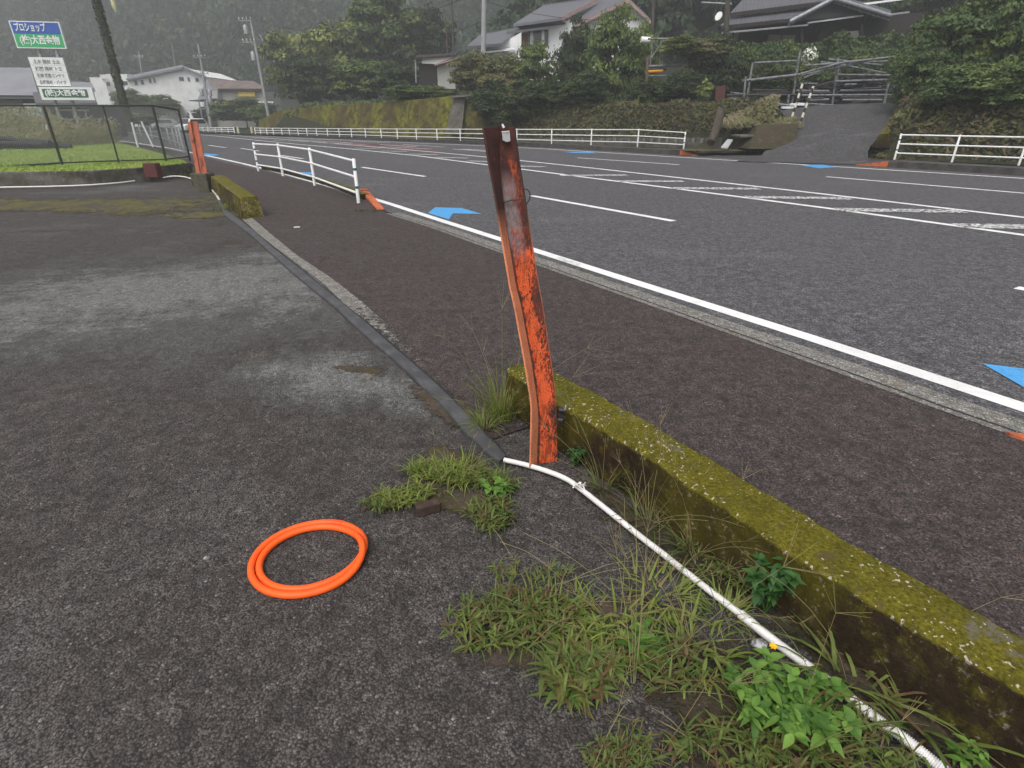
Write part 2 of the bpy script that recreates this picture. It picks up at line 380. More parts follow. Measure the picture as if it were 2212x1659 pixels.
M['fence_green'] = mat('faded_green_fence', (.045, .050, .045), .7, [(7, (.07, .055, .045), .5, .7)])
M['wire'] = mat('fence_wire', (.30, .31, .30), .6)
M['brick'] = mat('old_brick', (.045, .028, .022), .9, [(20, (.08, .05, .04), .5, .7)], [(60, .6, .004)])
M['stone'] = mat('loose_rock', (.20, .17, .14), .9, [(20, (.10, .08, .06), .45, .65)], [(40, .8, .008)])
M['petal'] = mat('yellow_petal', (.85, .42, .01), .5)
M['white_flower'] = mat('white_petal', (.72, .72, .62), .6)
M['tag'] = mat('grey_metal_tag', (.42, .42, .43), .4, [(60, (.14, .13, .13), .48, .56), (20, (.6, .6, .6), .55, .7)])
# foliage
M['leaf_dark'] = leaf_mat('dark_leaves', [(.014, .024, .011), (.026, .044, .015), (.045, .066, .022)], lightc=(.10, .13, .036), noise_scale=.9, gain=1.3)
M['leaf_mid'] = leaf_mat('mid_green_leaves', [(.026, .048, .015), (.058, .092, .025), (.10, .14, .038)], lightc=(.18, .22, .055), noise_scale=.8, gain=1.3)
M['leaf_bright'] = leaf_mat('light_green_leaves', [(.040, .065, .018), (.095, .13, .032), (.16, .19, .05)], lightc=(.32, .34, .09), noise_scale=.35, lo=.46, hi=.62, gain=1.15)
M['leaf_olive'] = leaf_mat('olive_leaves', [(.045, .052, .020), (.095, .105, .040), (.15, .15, .06)], lightc=(.23, .20, .09), noise_scale=.9, gain=1.3)
M['leaf_conifer'] = leaf_mat('conifer_leaves', [(.035, .062, .019), (.075, .115, .030), (.13, .17, .042)], lightc=(.21, .26, .06), noise_scale=.5, gain=1.3)
M['leaf_bank'] = leaf_mat('bank_cover', [(.055, .032, .020), (.045, .052, .018), (.11, .068, .04), (.08, .085, .028), (.04, .052, .018)], lightc=(.13, .14, .04), noise_scale=.7, trans=.1)
M['leaf_forest'] = leaf_mat('forest_leaves', [(.016, .034, .018), (.034, .062, .028), (.062, .095, .040)], lightc=(.11, .15, .06), noise_scale=.09, trans=.15, gain=1.15)
M['leaf_hedge'] = leaf_mat('hedge_leaves', [(.026, .048, .016), (.055, .088, .028), (.085, .125, .038)], lightc=(.14, .18, .05), noise_scale=.5, gain=1.3)
M['grass'] = leaf_mat('grass_blades', [(.09, .15, .022), (.15, .21, .035), (.21, .25, .05), (.12, .18, .03), (.22, .18, .07), (.13, .19, .04)], lightc=(.24, .28, .06), noise_scale=12)
M['grass_dark'] = leaf_mat('weed_blades', [(.06, .11, .022), (.10, .15, .034), (.14, .175, .04), (.08, .125, .032), (.14, .10, .045), (.10, .05, .025)], lightc=(.17, .20, .045), noise_scale=10)
M['dry'] = leaf_mat('dry_stalks', [(.22, .17, .08), (.28, .24, .12), (.17, .19, .07), (.26, .13, .08)], trans=.1)
M['weed_leaf'] = leaf_mat('weed_leaves', [(.04, .10, .02), (.085, .18, .03), (.13, .24, .04), (.06, .14, .026), (.16, .28, .05)], lightc=(.17, .30, .05), noise_scale=14)
M['weed_leaf_deep'] = leaf_mat('deep_green_weed_leaves', [(.03, .085, .022), (.045, .115, .03), (.065, .145, .035)])
M['lawn_grass'] = leaf_mat('lawn_blades', [(.15, .24, .04), (.22, .31, .055), (.28, .35, .07)], lightc=(.32, .38, .09), noise_scale=.6)
M['tall_weeds'] = leaf_mat('tall_weeds', [(.12, .14, .05), (.17, .17, .075), (.22, .18, .10), (.10, .13, .045)], lightc=(.24, .20, .13), noise_scale=.5, gain=1.35)

# ---------------------------------------------------------------- mesh building
class MB:
    def __init__(s): s.v, s.f, s.sm = [], [], []
    def add(s, vs, fs, sm=False):
        o = len(s.v); s.v += [tuple(v) for v in vs]; s.f += [tuple(i + o for i in f) for f in fs]; s.sm += [sm] * len(fs)
    def poly(s, P): s.add(P, [tuple(range(len(P)))])
    def box(s, c, d, rz=0, u=None):
        cx, cy, cz = c; dx, dy, dz = d[0] / 2, d[1] / 2, d[2] / 2; co, si = math.cos(rz), math.sin(rz)
        vs = [(cx + x * dx * co - y * dy * si, cy + x * dx * si + y * dy * co, cz + z * dz) for x in (-1, 1) for y in (-1, 1) for z in (-1, 1)]
        s.add(vs, [(0, 1, 3, 2), (4, 6, 7, 5), (0, 4, 5, 1), (2, 3, 7, 6), (0, 2, 6, 4), (1, 5, 7, 3)])
    def slab(s, P, ext):                  # polygon P given thickness by the vector ext
        n = len(P); e = Vector(ext); Q = [Vector(p) + e for p in P]
        s.add(list(P) + Q, [tuple(range(n)), tuple(range(2 * n - 1, n - 1, -1))] + [(i, i + n, (i + 1) % n + n, (i + 1) % n) for i in range(n)])
    def tube(s, P, r, n=8, closed=False, caps=True, flat=1.0):
        P = [Vector(p) for p in P]; k = len(P); r = r if hasattr(r, '__len__') else [r] * k
        vs = []; ref = None
        for i, p in enumerate(P):
            if closed: d = P[(i + 1) % k] - P[i - 1]
            else: d = P[min(i + 1, k - 1)] - P[max(i - 1, 0)]
            d.normalize()
            if ref is None: ref = Vector((0, 0, 1)) if abs(d.z) < .9 else Vector((1, 0, 0))
            a = d.cross(ref)
            if a.length < 1e-6: a = d.cross(Vector((0, 1, 0)))
            a.normalize(); b = a.cross(d); b.normalize()
            if abs(d.z) > .9: ref = b
            for j in range(n):
                t = 2 * math.pi * j / n
                vs.append(p + a * (math.cos(t) * r[i]) + b * (math.sin(t) * r[i] * flat))
        fs = []
        for i in range(k if closed else k - 1):
            for j in range(n):
                a0 = i * n + j; a1 = i * n + (j + 1) % n; b0 = ((i + 1) % k) * n + j; b1 = ((i + 1) % k) * n + (j + 1) % n
                fs.append((a0, b0, b1, a1))
        s.add(vs, fs, True)
        if caps and not closed:
            s.add(vs[:n], [tuple(range(n))]); s.add(vs[-n:], [tuple(range(n - 1, -1, -1))])
    def strip(s, Lp, Rp):
        n = len(Lp); s.add(list(Lp) + list(Rp), [(i, i + n, i + n + 1, i + 1) for i in range(n - 1)])
    def sphere(s, c, r, n=8, sz=1.0):
        vs, fs = [], []
        for i in range(n + 1):
            t = math.pi * i / n
            for j in range(2 * n):
                p = math.pi * j / n
                vs.append((c[0] + r * math.sin(t) * math.cos(p), c[1] + r * math.sin(t) * math.sin(p), c[2] + r * sz * math.cos(t)))
        for i in range(n):
            for j in range(2 * n):
                fs.append((i * 2 * n + j, (i + 1) * 2 * n + j, (i + 1) * 2 * n + (j + 1) % (2 * n), i * 2 * n + (j + 1) % (2 * n)))
        s.add(vs, fs, True)
    def obj(s, name, m, parent=None, bevel=0, origin=None):
        me = bpy.data.meshes.new(name)
        vs = s.v
        if origin is not None:
            o3 = Vector(origin); vs = [tuple(Vector(v) - o3) for v in s.v]
        me.from_pydata(vs, [], s.f); me.materials.append(m if not isinstance(m, str) else M[m])
        me.polygons.foreach_set('use_smooth', s.sm)
        me.update()
        o = bpy.data.objects.new(name, me); COL.objects.link(o)
        if origin is not None: o.location = origin
        if parent is not None:
            o.parent = parent; o.matrix_parent_inverse = parent.matrix_basis.inverted()
        if bevel:
            bm = o.modifiers.new('bevel', 'BEVEL'); bm.width = bevel; bm.segments = 2; bm.limit_method = 'ANGLE'
        return o
def np_mesh(name, V, Fq, m):
    """V (n,3) array, Fq (k,4) array"""
    me = bpy.data.meshes.new(name)
    me.vertices.add(len(V)); me.vertices.foreach_set('co', V.astype(np.float32).ravel())
    me.loops.add(Fq.size); me.loops.foreach_set('vertex_index', Fq.astype(np.int32).ravel())
    me.polygons.add(len(Fq)); me.polygons.foreach_set('loop_start', np.arange(0, Fq.size, 4, dtype=np.int32))
    me.update(calc_edges=True); me.materials.append(M[m] if isinstance(m, str) else m)
    return me
def link(name, me, parent=None, loc=None, scale=None, rz=0):
    o = bpy.data.objects.new(name, me); COL.objects.link(o)
    if loc is not None: o.location = loc
    if scale is not None: o.scale = scale
    o.rotation_euler.z = rz
    if parent is not None: o.parent = parent
    return o
def tag(o, label, cat, group=None, kind=None):
    if label: o['label'] = label
    if cat: o['category'] = cat
    if group: o['group'] = group
    if kind: o['kind'] = kind
    return o
def thing(name, loc, label, cat, group=None):
    o = bpy.data.objects.new(name, None); COL.objects.link(o); o.location = loc; o.empty_display_size = .2
    o.matrix_basis  # keep
    return tag(o, label, cat, group)
def struct(o): o['kind'] = 'structure'; return o
rng = np.random.default_rng(7)
rnd = random.Random(11)

# leaf cards
def cards(C, Nrm, size, rs, aspect=.6):
    """quads centred at C facing about Nrm"""
    n = len(C)
    nr = Nrm + rs.normal(0, .45, (n, 3)); nr /= np.linalg.norm(nr, axis=1)[:, None] + 1e-9
    t = rs.normal(0, 1, (n, 3)); t -= (t * nr).sum(1)[:, None] * nr; t /= np.linalg.norm(t, axis=1)[:, None] + 1e-9
    b = np.cross(nr, t); s = (size * rs.uniform(.6, 1.4, n))[:, None]
    t = t * s; b = b * s * aspect
    V = np.stack([C - t, C + b * .9 - t * .1, C + t, C - b * .9 + t * .1], 1).reshape(-1, 3)
    return V, np.arange(4 * n).reshape(-1, 4)
def crown_arrays(seed, n_clump=38, n_leaf=70, leaf=.075, shape='round', core=False):
    """unit crown: height 1 (z 0..1), radius .5"""
    rs = np.random.default_rng(seed)
    Cs, Ns, rads = [], [], []
    for k in range(n_clump):
        if shape == 'cone':
            h = rs.uniform(0, .95); rr = .48 * (1 - h) ** .75 + .03; hh = h
            a = rs.uniform(0, 2 * math.pi); q = rr * rs.uniform(.55, 1)
            c = np.array([q * math.cos(a), q * math.sin(a), hh]); cr = .07 + .09 * (1 - h)
        else:
            v = rs.normal(0, 1, 3); v /= np.linalg.norm(v)
            v[2] = v[2] * .9 + .1
            q = rs.uniform(.25, 1.0) ** .6
            c = np.array([v[0] * .40 * q, v[1] * .40 * q, .52 + v[2] * .40 * q]); cr = rs.uniform(.08, .17)
        v = rs.normal(0, 1, (n_leaf, 3)); v /= np.linalg.norm(v, axis=1)[:, None]
        v[:, 2] = np.abs(v[:, 2]) * .8 + v[:, 2] * .2
        p = c + v * cr * rs.uniform(.6, 1.12, (n_leaf, 1)) * np.array([1, 1, .8])
        Cs.append(p); Ns.append(v + np.array([0, 0, .3]))
    V, F = cards(np.concatenate(Cs), np.concatenate(Ns), leaf, rs)
    if core:
        m = MB()
        for k in range(10):
            if shape == 'cone': c = (0, 0, .08 + .085 * k); r = .30 * (1 - c[2]) ** .8 + .02
            else:
                v = rs.normal(0, 1, 3); v /= np.linalg.norm(v); c = (v[0] * .15, v[1] * .15, .5 + v[2] * .15); r = .15
            m.sphere(c, r, 5)
        cv = np.array(m.v); cv += rs.normal(0, .02, cv.shape)
        F = np.concatenate([F, np.array(m.f) + len(V)]); V = np.concatenate([V, cv])
    return V, F
CROWNS = {}
def crown_mesh(matn, seed, shape='round', dense=1.0, leaf=.06):
    k = (matn, seed, shape, leaf)
    if k not in CROWNS:
        V, F = crown_arrays(seed, int(84 * dense), 130, leaf, shape)
        CROWNS[k] = np_mesh('crown', V, F, matn)
    return CROWNS[k]
def trunk_mesh(seed):
    k = ('trunk', seed)
    if k not in CROWNS:
        rs = random.Random(seed); m = MB()
        m.tube([(0, 0, -.05), (rs.uniform(-.02, .02), .01, .3), (rs.uniform(-.03, .03), 0, .62), (0, 0, .85)], [.035, .027, .018, .006], 7)
        for i in range(5):
            a = rs.uniform(0, 6.28); h = .25 + .1 * i
            m.tube([(0, 0, h), (.12 * math.cos(a), .12 * math.sin(a), h + .12), (.26 * math.cos(a), .26 * math.sin(a), h + .2)], [.014, .010, .004], 5)
        me = bpy.data.meshes.new('trunk'); me.from_pydata(m.v, [], m.f); me.materials.append(M['bark']); CROWNS[k] = me
    return CROWNS[k]
def tree(name, x, ytop, ybot, hw, Y, matn, label, cat='tree', group=None, shape='round', seed=1, leaf=.055, depth=1.0, ground=None, clear=.08):
    """a tree whose crown fills columns x-hw..x+hw and rows ytop..ybot at distance Y"""
    b = D(x, ybot, Y); z0 = b.z if ground is None else ground; z1 = ZR(ytop, Y)
    z0 = min(z0, z1 - .5)
    half = hw / FPX * (Y * CP + (CH - (z0 + z1) / 2) * SP) * 1.12
    t = thing(name, (b.x, Y, z0), label, cat, group)
    H = z1 - z0
    link('trunk', trunk_mesh(seed % 3), t, scale=(H * .8, H * .8, H * .95))
    link('crown', crown_mesh(matn, seed, shape, 1.0, leaf), t, loc=(0, 0, -H * .05), scale=(2.35 * half, 2.35 * half * depth, H * 1.09), rz=seed * 1.3)
    return t

# ================================================================ GROUND, ROAD, WALKS
EDGE = [(60, 286), (200, 297), (333, 314), (442, 335), (563, 362), (808, 429), (932, 470), (1086, 518.6), (1317, 593), (1755, 731), (2212, 881), (2700, 1042)]
FAR = [(60, 277.5), (250, 279), (440, 283), (560, 293), (800, 303), (1120, 315), (1480, 336), (1911, 361), (2212, 380), (2900, 424)]
FLINE = [(60, 278.5), (250, 280), (440, 284.5), (560, 294.5), (800, 305), (1120, 318), (1480, 340.5), (1828, 361.5), (2212, 385.5), (2900, 430)]
edge_w = smooth([A(*p) for p in EDGE], 2); edge_w += [edge_w[-1] + (edge_w[-1] - edge_w[-2]).normalized() * 12]
far_w = smooth([A(*p) for p in FAR], 2); far_w += [far_w[-1] + (far_w[-1] - far_w[-2]).normalized() * 25]
def offset(P, d):
    out = []
    for i, p in enumerate(P):
        t = P[min(i + 1, len(P) - 1)] - P[max(i - 1, 0)]; t.z = 0; t.normalize()
        out.append(p + Vector((-t.y, t.x, 0)) * d)
    return out
def lift(P, z): return [Vector((p.x, p.y, z)) for p in P]
g = MB(); g.poly([(-900, -60, -.06), (900, -60, -.06), (900, 1200, -.06), (-900, 1200, -.06)])
struct(g.obj('ground', 'soil'))
r = MB(); near = resample(offset(edge_w, -.42), 80); far = resample(far_w, 80)
r.strip(lift(near, 0), lift(far, 0)); struct(r.obj('road', 'road'))
# gutter concrete between the white line and the walk, walk sheet, car park sheet
GUT = zc(1700, 450, 2.211, [(-900, 640), (0, 1000), (540, 1205), (900, 1320), (1548, 1560)]) + zc(3200, 1300, 1.8438, [(380, 395), (880, 585), (1400, 750)])
slot_w = [A(*p) for p in zc(600, 450, 2.212, [(2060, 870)])] + [A(*p) for p in zc(1700, 450, 2.211, [(0, 985), (100, 1020), (640, 1215), (900, 1300), (1548, 1530)])] + [A(*p) for p in zc(3200, 1300, 1.8438, [(400, 375), (870, 550), (1380, 727)])]
slot_w += [slot_w[-1] + (slot_w[-1] - slot_w[-2]).normalized() * 10]
slot_s = smooth(slot_w, 1)
gm = MB(); gl = resample(slot_s, 60); gr = resample([p for p in offset(smooth([A(*p) for p in EDGE[5:]], 1), -.12)] + [edge_w[-1] + Vector((-.1, 0, 0))], 60)
# outer side of the gutter follows the white line
ga = offset(gl, .13); gb = offset(gl, -.11)
gm.strip(lift(offset(gl, -.012), .010), lift(offset(gl, .21), .010)); struct(gm.obj('gutter', 'concrete'))
# the walk
WALK_IN = zc(600, 450, 2.212, [(440, 470), (560, 560), (860, 700), (880, 900), (1060, 1075), (1260, 1240), (1560, 1440), (1840, 1659)]) + [(900, 800), (960, 880), (1040, 960)]
wi = [A(380, 342), A(430, 362)] + [A(*p) for p in WALK_IN] + [Vector((.2, 2.75, 0)), Vector((.5, 2.3, 0)), Vector((1.2, 1.2, 0)), Vector((2.0, 0, 0)), Vector((4.5, -4, 0))]
wo = [A(382, 330), A(442, 341), A(563, 369), A(690, 402), A(808, 441)] + [p for p in offset(slot_s, -.02)]
wm = MB(); wm.poly(lift(wi, .014) + lift(wo, .014)[::-1]); struct(wm.obj('sidewalk', 'walk'))
wm = MB(); wm.strip(lift(resample(offset(gl, -.008), 60), .018), lift(resample(offset(gl, -.065), 60), .018)); struct(wm.obj('worn_walk_edge', 'concrete'))
lot = MB(); lot.poly([(-60, -20, .004), (6, -20, .004), (2.2, .6, .004), (.9, 2.9, .004), (-.3, 3.9, .004), (-4.3, 9.9, .004), (-9.6, 17.3, .004), (-12, 16.2, .004), (-60, 12.4, .004)])
struct(lot.obj('car_park', 'lot'))
# slot drain along the kerb gutter: dark slot with cross bars
sl = thing('slot_drain', slot_w[2], 'narrow dark slot drain with cross bars between sidewalk and concrete gutter', 'drain')
dm = MB(); gl2 = resample([p for p in slot_s if p.y > -1], 120); dm.strip(lift(offset(gl2, -.011), .0205), lift(offset(gl2, .009), .0205)); dm.obj('slot', 'black', sl)
bm_ = MB()
for i in range(2, 119, 2):
    p = gl2[i]; q = gl2[min(i + 1, 119)]; bm_.box((p.x, p.y, .0215), (.006, .024, .004), math.atan2(q.y - p.y, q.x - p.x))
bm_.obj('cross_bar', 'concrete', sl)['kind'] = 'stuff'
# concrete edging strip beside the rubber cover
CS_R = zc(600, 450, 2.212, [(870, 910), (1060, 1075), (1260, 1240), (1560, 1440), (1840, 1659)]) + [(833, 702), (880, 746)]
CS_L = zc(600, 450, 2.212, [(790, 930), (920, 1050), (1060, 1165), (1240, 1300), (1480, 1480), (1660, 1659)]) + [(798, 703), (853, 752)]
CE_L, CE_R = [A(*p) for p in CS_L] + [A(905, 796), A(960, 845)], [A(*p) for p in CS_R] + [A(928, 790), A(978, 838)]
# dirt patches where weeds grow
def ragged(m, sc_=16, amp=1.7):
    """the patch thins out towards its rim, broken up by noise"""
    m = m.copy(); t = m.node_tree; N, L = t.nodes, t.links
    at = N.new('ShaderNodeAttribute'); at.attribute_name = 'rim'
    g = N.new('ShaderNodeNewGeometry').outputs['Position']
    n = tex_noise(N, L, g, sc_, 6, .75)
    ad = N.new('ShaderNodeMath'); ad.operation = 'MULTIPLY_ADD'; L.new(n, ad.inputs[0]); ad.inputs[1].default_value = amp; L.new(at.outputs['Fac'], ad.inputs[2])
    L.new(ramp(N, L, ad.outputs[0], 1.62 if amp < 1.8 else 1.9, 1.36 if amp < 1.8 else 1.2), N['Principled BSDF'].inputs['Alpha']); return m
def blob(name, cx, cy, rx, ry, rot, z, m, seed, wob=.25):
    if m + '_r' not in M: M[m + '_r'] = ragged(M[m], {'moss_ground': 3.5, 'worn_lot': 2.2}.get(m, 16), 1.9 if m == 'worn_lot' else 1.7)
    rs = random.Random(seed); n = 48; ph = [rs.uniform(0, 6.28) for _ in range(5)]; rings = 8
    vs, att = [], []
    for r_ in range(rings + 1):
        for i in range(n):
            a = 2 * math.pi * i / n; k = (1 + wob * sum(math.sin((j + 2) * a + ph[j]) / (j + 1.5) for j in range(5))) * r_ / rings * 1.15
            x, y = rx * k * math.cos(a), ry * k * math.sin(a)
            vs.append((cx + x * math.cos(rot) - y * math.sin(rot), cy + x * math.sin(rot) + y * math.cos(rot), z)); att.append(r_ / rings)
    mb = MB(); mb.add(vs, [(r_ * n + i, (r_ + 1) * n + i, (r_ + 1) * n + (i + 1) % n, r_ * n + (i + 1) % n) for r_ in range(rings) for i in range(n)])
    o = mb.obj(name, m + '_r'); o.data.attributes.new('rim', 'FLOAT', 'POINT').data.foreach_set('value', att); return struct(o)
M['concrete_r'] = ragged(M['concrete'], 20)
cm = MB(); a_, b_ = lift(resample(CE_L, 60), .020), lift(resample(CE_R, 60), .020); mid_ = [p.lerp(q, .5) for p, q in zip(a_, b_)]
cm.add(a_ + mid_ + b_, [(i + k * 60, i + (k + 1) * 60, i + 1 + (k + 1) * 60, i + 1 + k * 60) for i in range(59) for k in (0, 1)]); o = struct(cm.obj('concrete_edging', 'concrete_r'))
rim_ = [inter(i, [0, 36, 46, 59], [-.1, .1, .5, .9]) for i in range(60)]
o.data.attributes.new('rim', 'FLOAT', 'POINT').data.foreach_set('value', [r_ + .12 for r_ in rim_] + rim_ + [r_ + .16 for r_ in rim_])
c0 = A(420, 640); blob('worn_asphalt', c0.x - .2, c0.y + .3, 3.4, 2.3, .35, .0052, 'worn_lot', 21)
c0 = A(720, 820); blob('worn_asphalt', c0.x, c0.y, .9, .45, -.7, .0058, 'worn_lot', 22)
c0 = A(1780, 1420); blob('dirt_patch', c0.x + .05, c0.y, .13, .45, .6, .0125, 'soil', 31)
c0 = A(1560, 1190); blob('dirt_patch', c0.x + .02, c0.y + .05, .12, .4, .6, .0135, 'soil', 32)
c0 = A(985, 1075); blob('dirt_patch', c0.x, c0.y, .30, .17, -.5, .008, 'dirt', 3)
c0 = A(1000, 1000); blob('dirt_patch', c0.x - .05, c0.y, .26, .12, -.6, .0095, 'dirt', 5)
c0 = A(1250, 1380); blob('dirt_patch', c0.x, c0.y, .36, .22, .1, .008, 'dirt', 8)
c0 = A(1500, 1560); blob('dirt_patch', c0.x + .12, c0.y, .33, .28, -.7, .0095, 'soil', 9)
c0 = A(1400, 1180); blob('dirt_patch', c0.x + .1, c0.y, .12, .5, .62, .011, 'soil', 10)
c0 = A(930, 880); blob('dirt_patch', c0.x + .1, c0.y, .14, .5, .55, .0165, 'dirt', 12)
c0 = A(780, 800); blob('dirt_patch', c0.x, c0.y, .22, .09, -.2, .0065, 'dirt', 13)
c0 = A(330, 440); blob('moss_patch', c0.x - 1.2, c0.y - .2, 3.6, 1.5, -.15, .008, 'moss_ground', 14)
c0 = A(440, 465); blob('moss_patch', c0.x, c0.y, 1.0, .5, -.3, .010, 'moss_ground', 15)

# cracks and seams: thin ragged dark lines in the paving
def crack(pts, w_, z, seed):
    rs = random.Random(seed); P = resample([A(*p) for p in pts], 70); L_, R_ = [], []
    for i, p in enumerate(P):
        t = P[min(i + 1, 69)] - P[max(i - 1, 0)]; t.normalize(); nn = Vector((-t.y, t.x, 0)); j = rs.uniform(-.012, .012) + .02 * math.sin(i * .5 + seed); ww = w_ * rs.uniform(.15, 1)
        L_.append(Vector((p.x, p.y, z)) + nn * (j + ww)); R_.append(Vector((p.x, p.y, z)) + nn * (j - ww))
    mb = MB(); mb.strip(L_, R_); return struct(mb.obj('crack', 'crack'))
M['crack'] = mat('crack_dirt', (.022, .019, .018), .95)
crack([(0, 604), (200, 592), (400, 582), (560, 568)], .007, .0062, 1); crack([(0, 503), (200, 498), (430, 486)], .010, .0062, 2)
crack([(0, 690), (120, 700), (330, 690)], .004, .0062, 3); crack([(60, 1010), (260, 960), (420, 905)], .003, .0062, 4)
crack([(555, 462), (680, 462), (815, 466)], .007, .0165, 5); crack([(700, 560), (860, 575), (1010, 570)], .003, .0165, 6); crack([(1210, 735), (1400, 770), (1600, 760)], .002, .0165, 7)
crack([(1715, 303), (1800, 304), (1885, 307)], .02, .9, 12) if False else None
crack([(1400, 560), (1700, 600), (1900, 590)], .004, .0025, 8); crack([(1250, 600), (1500, 560)], .003, .0025, 9)
# markings
def mark(pts, wdt, name, m, z=.004, n=40, world=False):
    P = resample(pts if world else [A(*p) for p in pts], n)
    mb = MB(); mb.strip(lift(offset(P, wdt / 2), z), lift(offset(P, -wdt / 2), z)); return mb
lines = MB()
def addmark(pts, wdt, n=30, target=lines, z=.0055):
    mb = mark(pts, wdt, '', None, n=n, z=z); target.add(mb.v, mb.f)
near_line = [(60, 286), (200, 297), (333, 314), (442, 335), (563, 362), (808, 429), (932, 470), (1086, 518.6), (1317, 593), (1755, 731), (2212, 881), (2600, 1009)]
P = resample(smooth([A(*p) for p in near_line], 1), 90); lines.strip(lift(offset(P, .075), .004), lift(offset(P, -.075), .004))
P = resample(smooth([A(*p) for p in FLINE], 1), 90); lines.strip(lift(offset(P, .09), .004), lift(offset(P, -.09), .004))
MA = [(60, 281), (300, 284.5), (430, 290), (600, 308), (850, 330), (1160, 370), (1700, 438), (2212, 508), (2700, 575)]
MBL = [(60, 280), (300, 282.5), (430, 287), (600, 300), (900, 325), (1160, 350), (1700, 410), (2212, 470), (2700, 526)]
for Q in (MA, MBL):
    P = resample(smooth([A(*p) for p in Q], 1), 90); lines.strip(lift(offset(P, .085), .004), lift(offset(P, -.085), .004))
for a, b in (((1147, 423), (1455, 478)), ((782, 361.5), (918, 381.5)), ((600, 335), (655, 343)), ((450, 314), (488, 319)), ((1785, 382), (2240, 420)), ((1247, 341), (1467, 356)), ((978, 322), (1120, 332)), ((2195, 622), (2500, 680)), ((520, 320.5), (560, 326.5)), ((640, 302), (760, 309)), ((820, 312.5), (900, 317))):
    addmark([a, b], .15, 4)
struct(lines.obj('lane_lines', 'white_paint_road'))
hatch = MB()
for a, b in ((190, 148, ), (0, 0)): pass
HT = [((175, 146), (500, 146)), ((440, 181), (880, 184)), ((815, 226), (1340, 233)), ((1270, 289), (1900, 298)), ((1875, 370), (2500, 380)), ((-120, 117), (215, 115))]
for a, b in HT:
    addmark(zc(2300, 600, 1.2771, [a, b]), .42, 6, hatch, .0085)
for a, b in (((1090, 358), (1175, 361)), ((1010, 348), (1090, 351)), ((940, 340), (1010, 342)), ((880, 333), (945, 334.5)), ((820, 326.5), (880, 327.5)), ((765, 320.5), (822, 321))):
    addmark([a, b], .45, 4, hatch, .0085)
struct(hatch.obj('hatched_median', 'worn_paint'))
redm = MB()
for Q in ([(690, 306.5), (800, 310), (855, 319.5), (780, 316)], [(800, 311), (905, 318), (960, 327), (870, 323)]):
    redm.poly([A(x, y, .0035) for x, y in Q])
struct(redm.obj('red_surfacing', 'red_paint'))
ht2 = MB()
for a, b in (((700, 309), (790, 312.5)), ((760, 305), (840, 309)), ((820, 317), (930, 322)), ((870, 312), (960, 318)), ((590, 303.5), (690, 306.5)), ((620, 299), (720, 302)), ((1000, 322), (1060, 326)), ((540, 298), (600, 300.5))):
    mb = mark([a, b], .32, '', None, z=.007, n=4); ht2.add(mb.v, mb.f)
struct(ht2.obj('lane_arrows', 'worn_paint'))
ARW = [([(924, 460), (940, 447.5), (998, 449.5), (1041, 462), (978, 461), (970, 474)], 'blue arrow painted on the near lane left of the rusty post'),
       ([(2122, 785), (2260, 802), (2420, 850), (2300, 880), (2215, 838)], 'blue arrow painted on the near lane at the right edge of the photo'),
       (zc(600, 450, 2.212, [(1235, 522), (1290, 503), (1400, 506), (1425, 520), (1385, 524), (1320, 542)]), 'blue arrow painted on the road seen through the near white rail'),
       ([(1215, 327.5), (1275, 328), (1290, 331), (1240, 330.5)], 'blue arrow on the far lane just right of the post top'),
       ([(1727, 357), (1775, 355.5), (1808, 361), (1770, 363.5), (1748, 360)], 'blue arrow on the far lane in front of the driveway'),
       ([(432, 333.5), (446, 331.5), (474, 334), (462, 336.5), (446, 336)], 'small blue arrow on the road beside the far orange post')]
for Q, lab in ARW:
    mb = MB(); mb.poly([A(x, y, .006) for x, y in Q]); tag(mb.obj('blue_road_arrow', 'blue_paint'), lab, 'road marking', 'blue arrows painted on the road')

# ================================================================ LOW MOSSY WALLS
def wall_prism(fr, bk, h, z0=0.0, lean=.02, n=28, wob=.006, seed=1, endlean=0):
    """fr, bk: top front / top back polylines (world xy)"""
    rs = random.Random(seed); mb = MB()
    F = resample([Vector((p[0], p[1], 0)) for p in fr], n); B = resample([Vector((p[0], p[1], 0)) for p in bk], n)
    rows = []
    for i in range(n):
        f, b = F[i], B[i]; d = (b - f).normalized(); j = lambda: rs.uniform(-wob, wob)
        W = (b - f).length
        rows.append([f - d * lean + Vector((0, 0, z0 - .03)), f - d * (lean * .5 + j()) + Vector((0, 0, h * .5)), f + Vector((j(), j(), h - .014)), f + d * .016 + Vector((0, 0, h + j() * .4)), f + d * (W * .5) + Vector((0, 0, h + .004 + j() * .5)), b - d * .016 + Vector((0, 0, h + j() * .4)), b + Vector((j(), j(), h - .014)), b + d * lean + Vector((0, 0, z0 - .03))])
    if endlean:
        ax = (F[0] - F[1]).normalized()
        for q, v in enumerate(rows[0]): rows[0][q] = v + ax * (endlean * (1 - max(v.z, 0) / h))
    if n > 60: rows = [[v + Vector((0, 0, .004 * math.sin(i * .37 + q) + .003 * math.sin(i * 1.3 + 2 * q))) for q, v in enumerate(r_)] for i, r_ in enumerate(rows)]
    k = 8; vs = [v for r_ in rows for v in r_]; fs = []
    for i in range(n - 1):
        for q in range(k - 1): fs.append((i * k + q, i * k + q + 1, (i + 1) * k + q + 1, (i + 1) * k + q))
    mb.add(vs, fs, False); mb.add(rows[0], [tuple(range(k))]); mb.add(rows[-1], [tuple(range(k - 1, -1, -1))])
    return mb
HW = .26
wf = [A(x, y, HW) for x, y in [(1094, 797), (1203, 869), (1371.5, 966), (1755.5, 1220.6), (2000.8, 1370.4), (2212, 1495.8)]]
wb = [A(x, y, HW) for x, y in [(1131, 780), (1193.5, 797), (1371.5, 891.6), (1908, 1207), (2212, 1370.4)]]
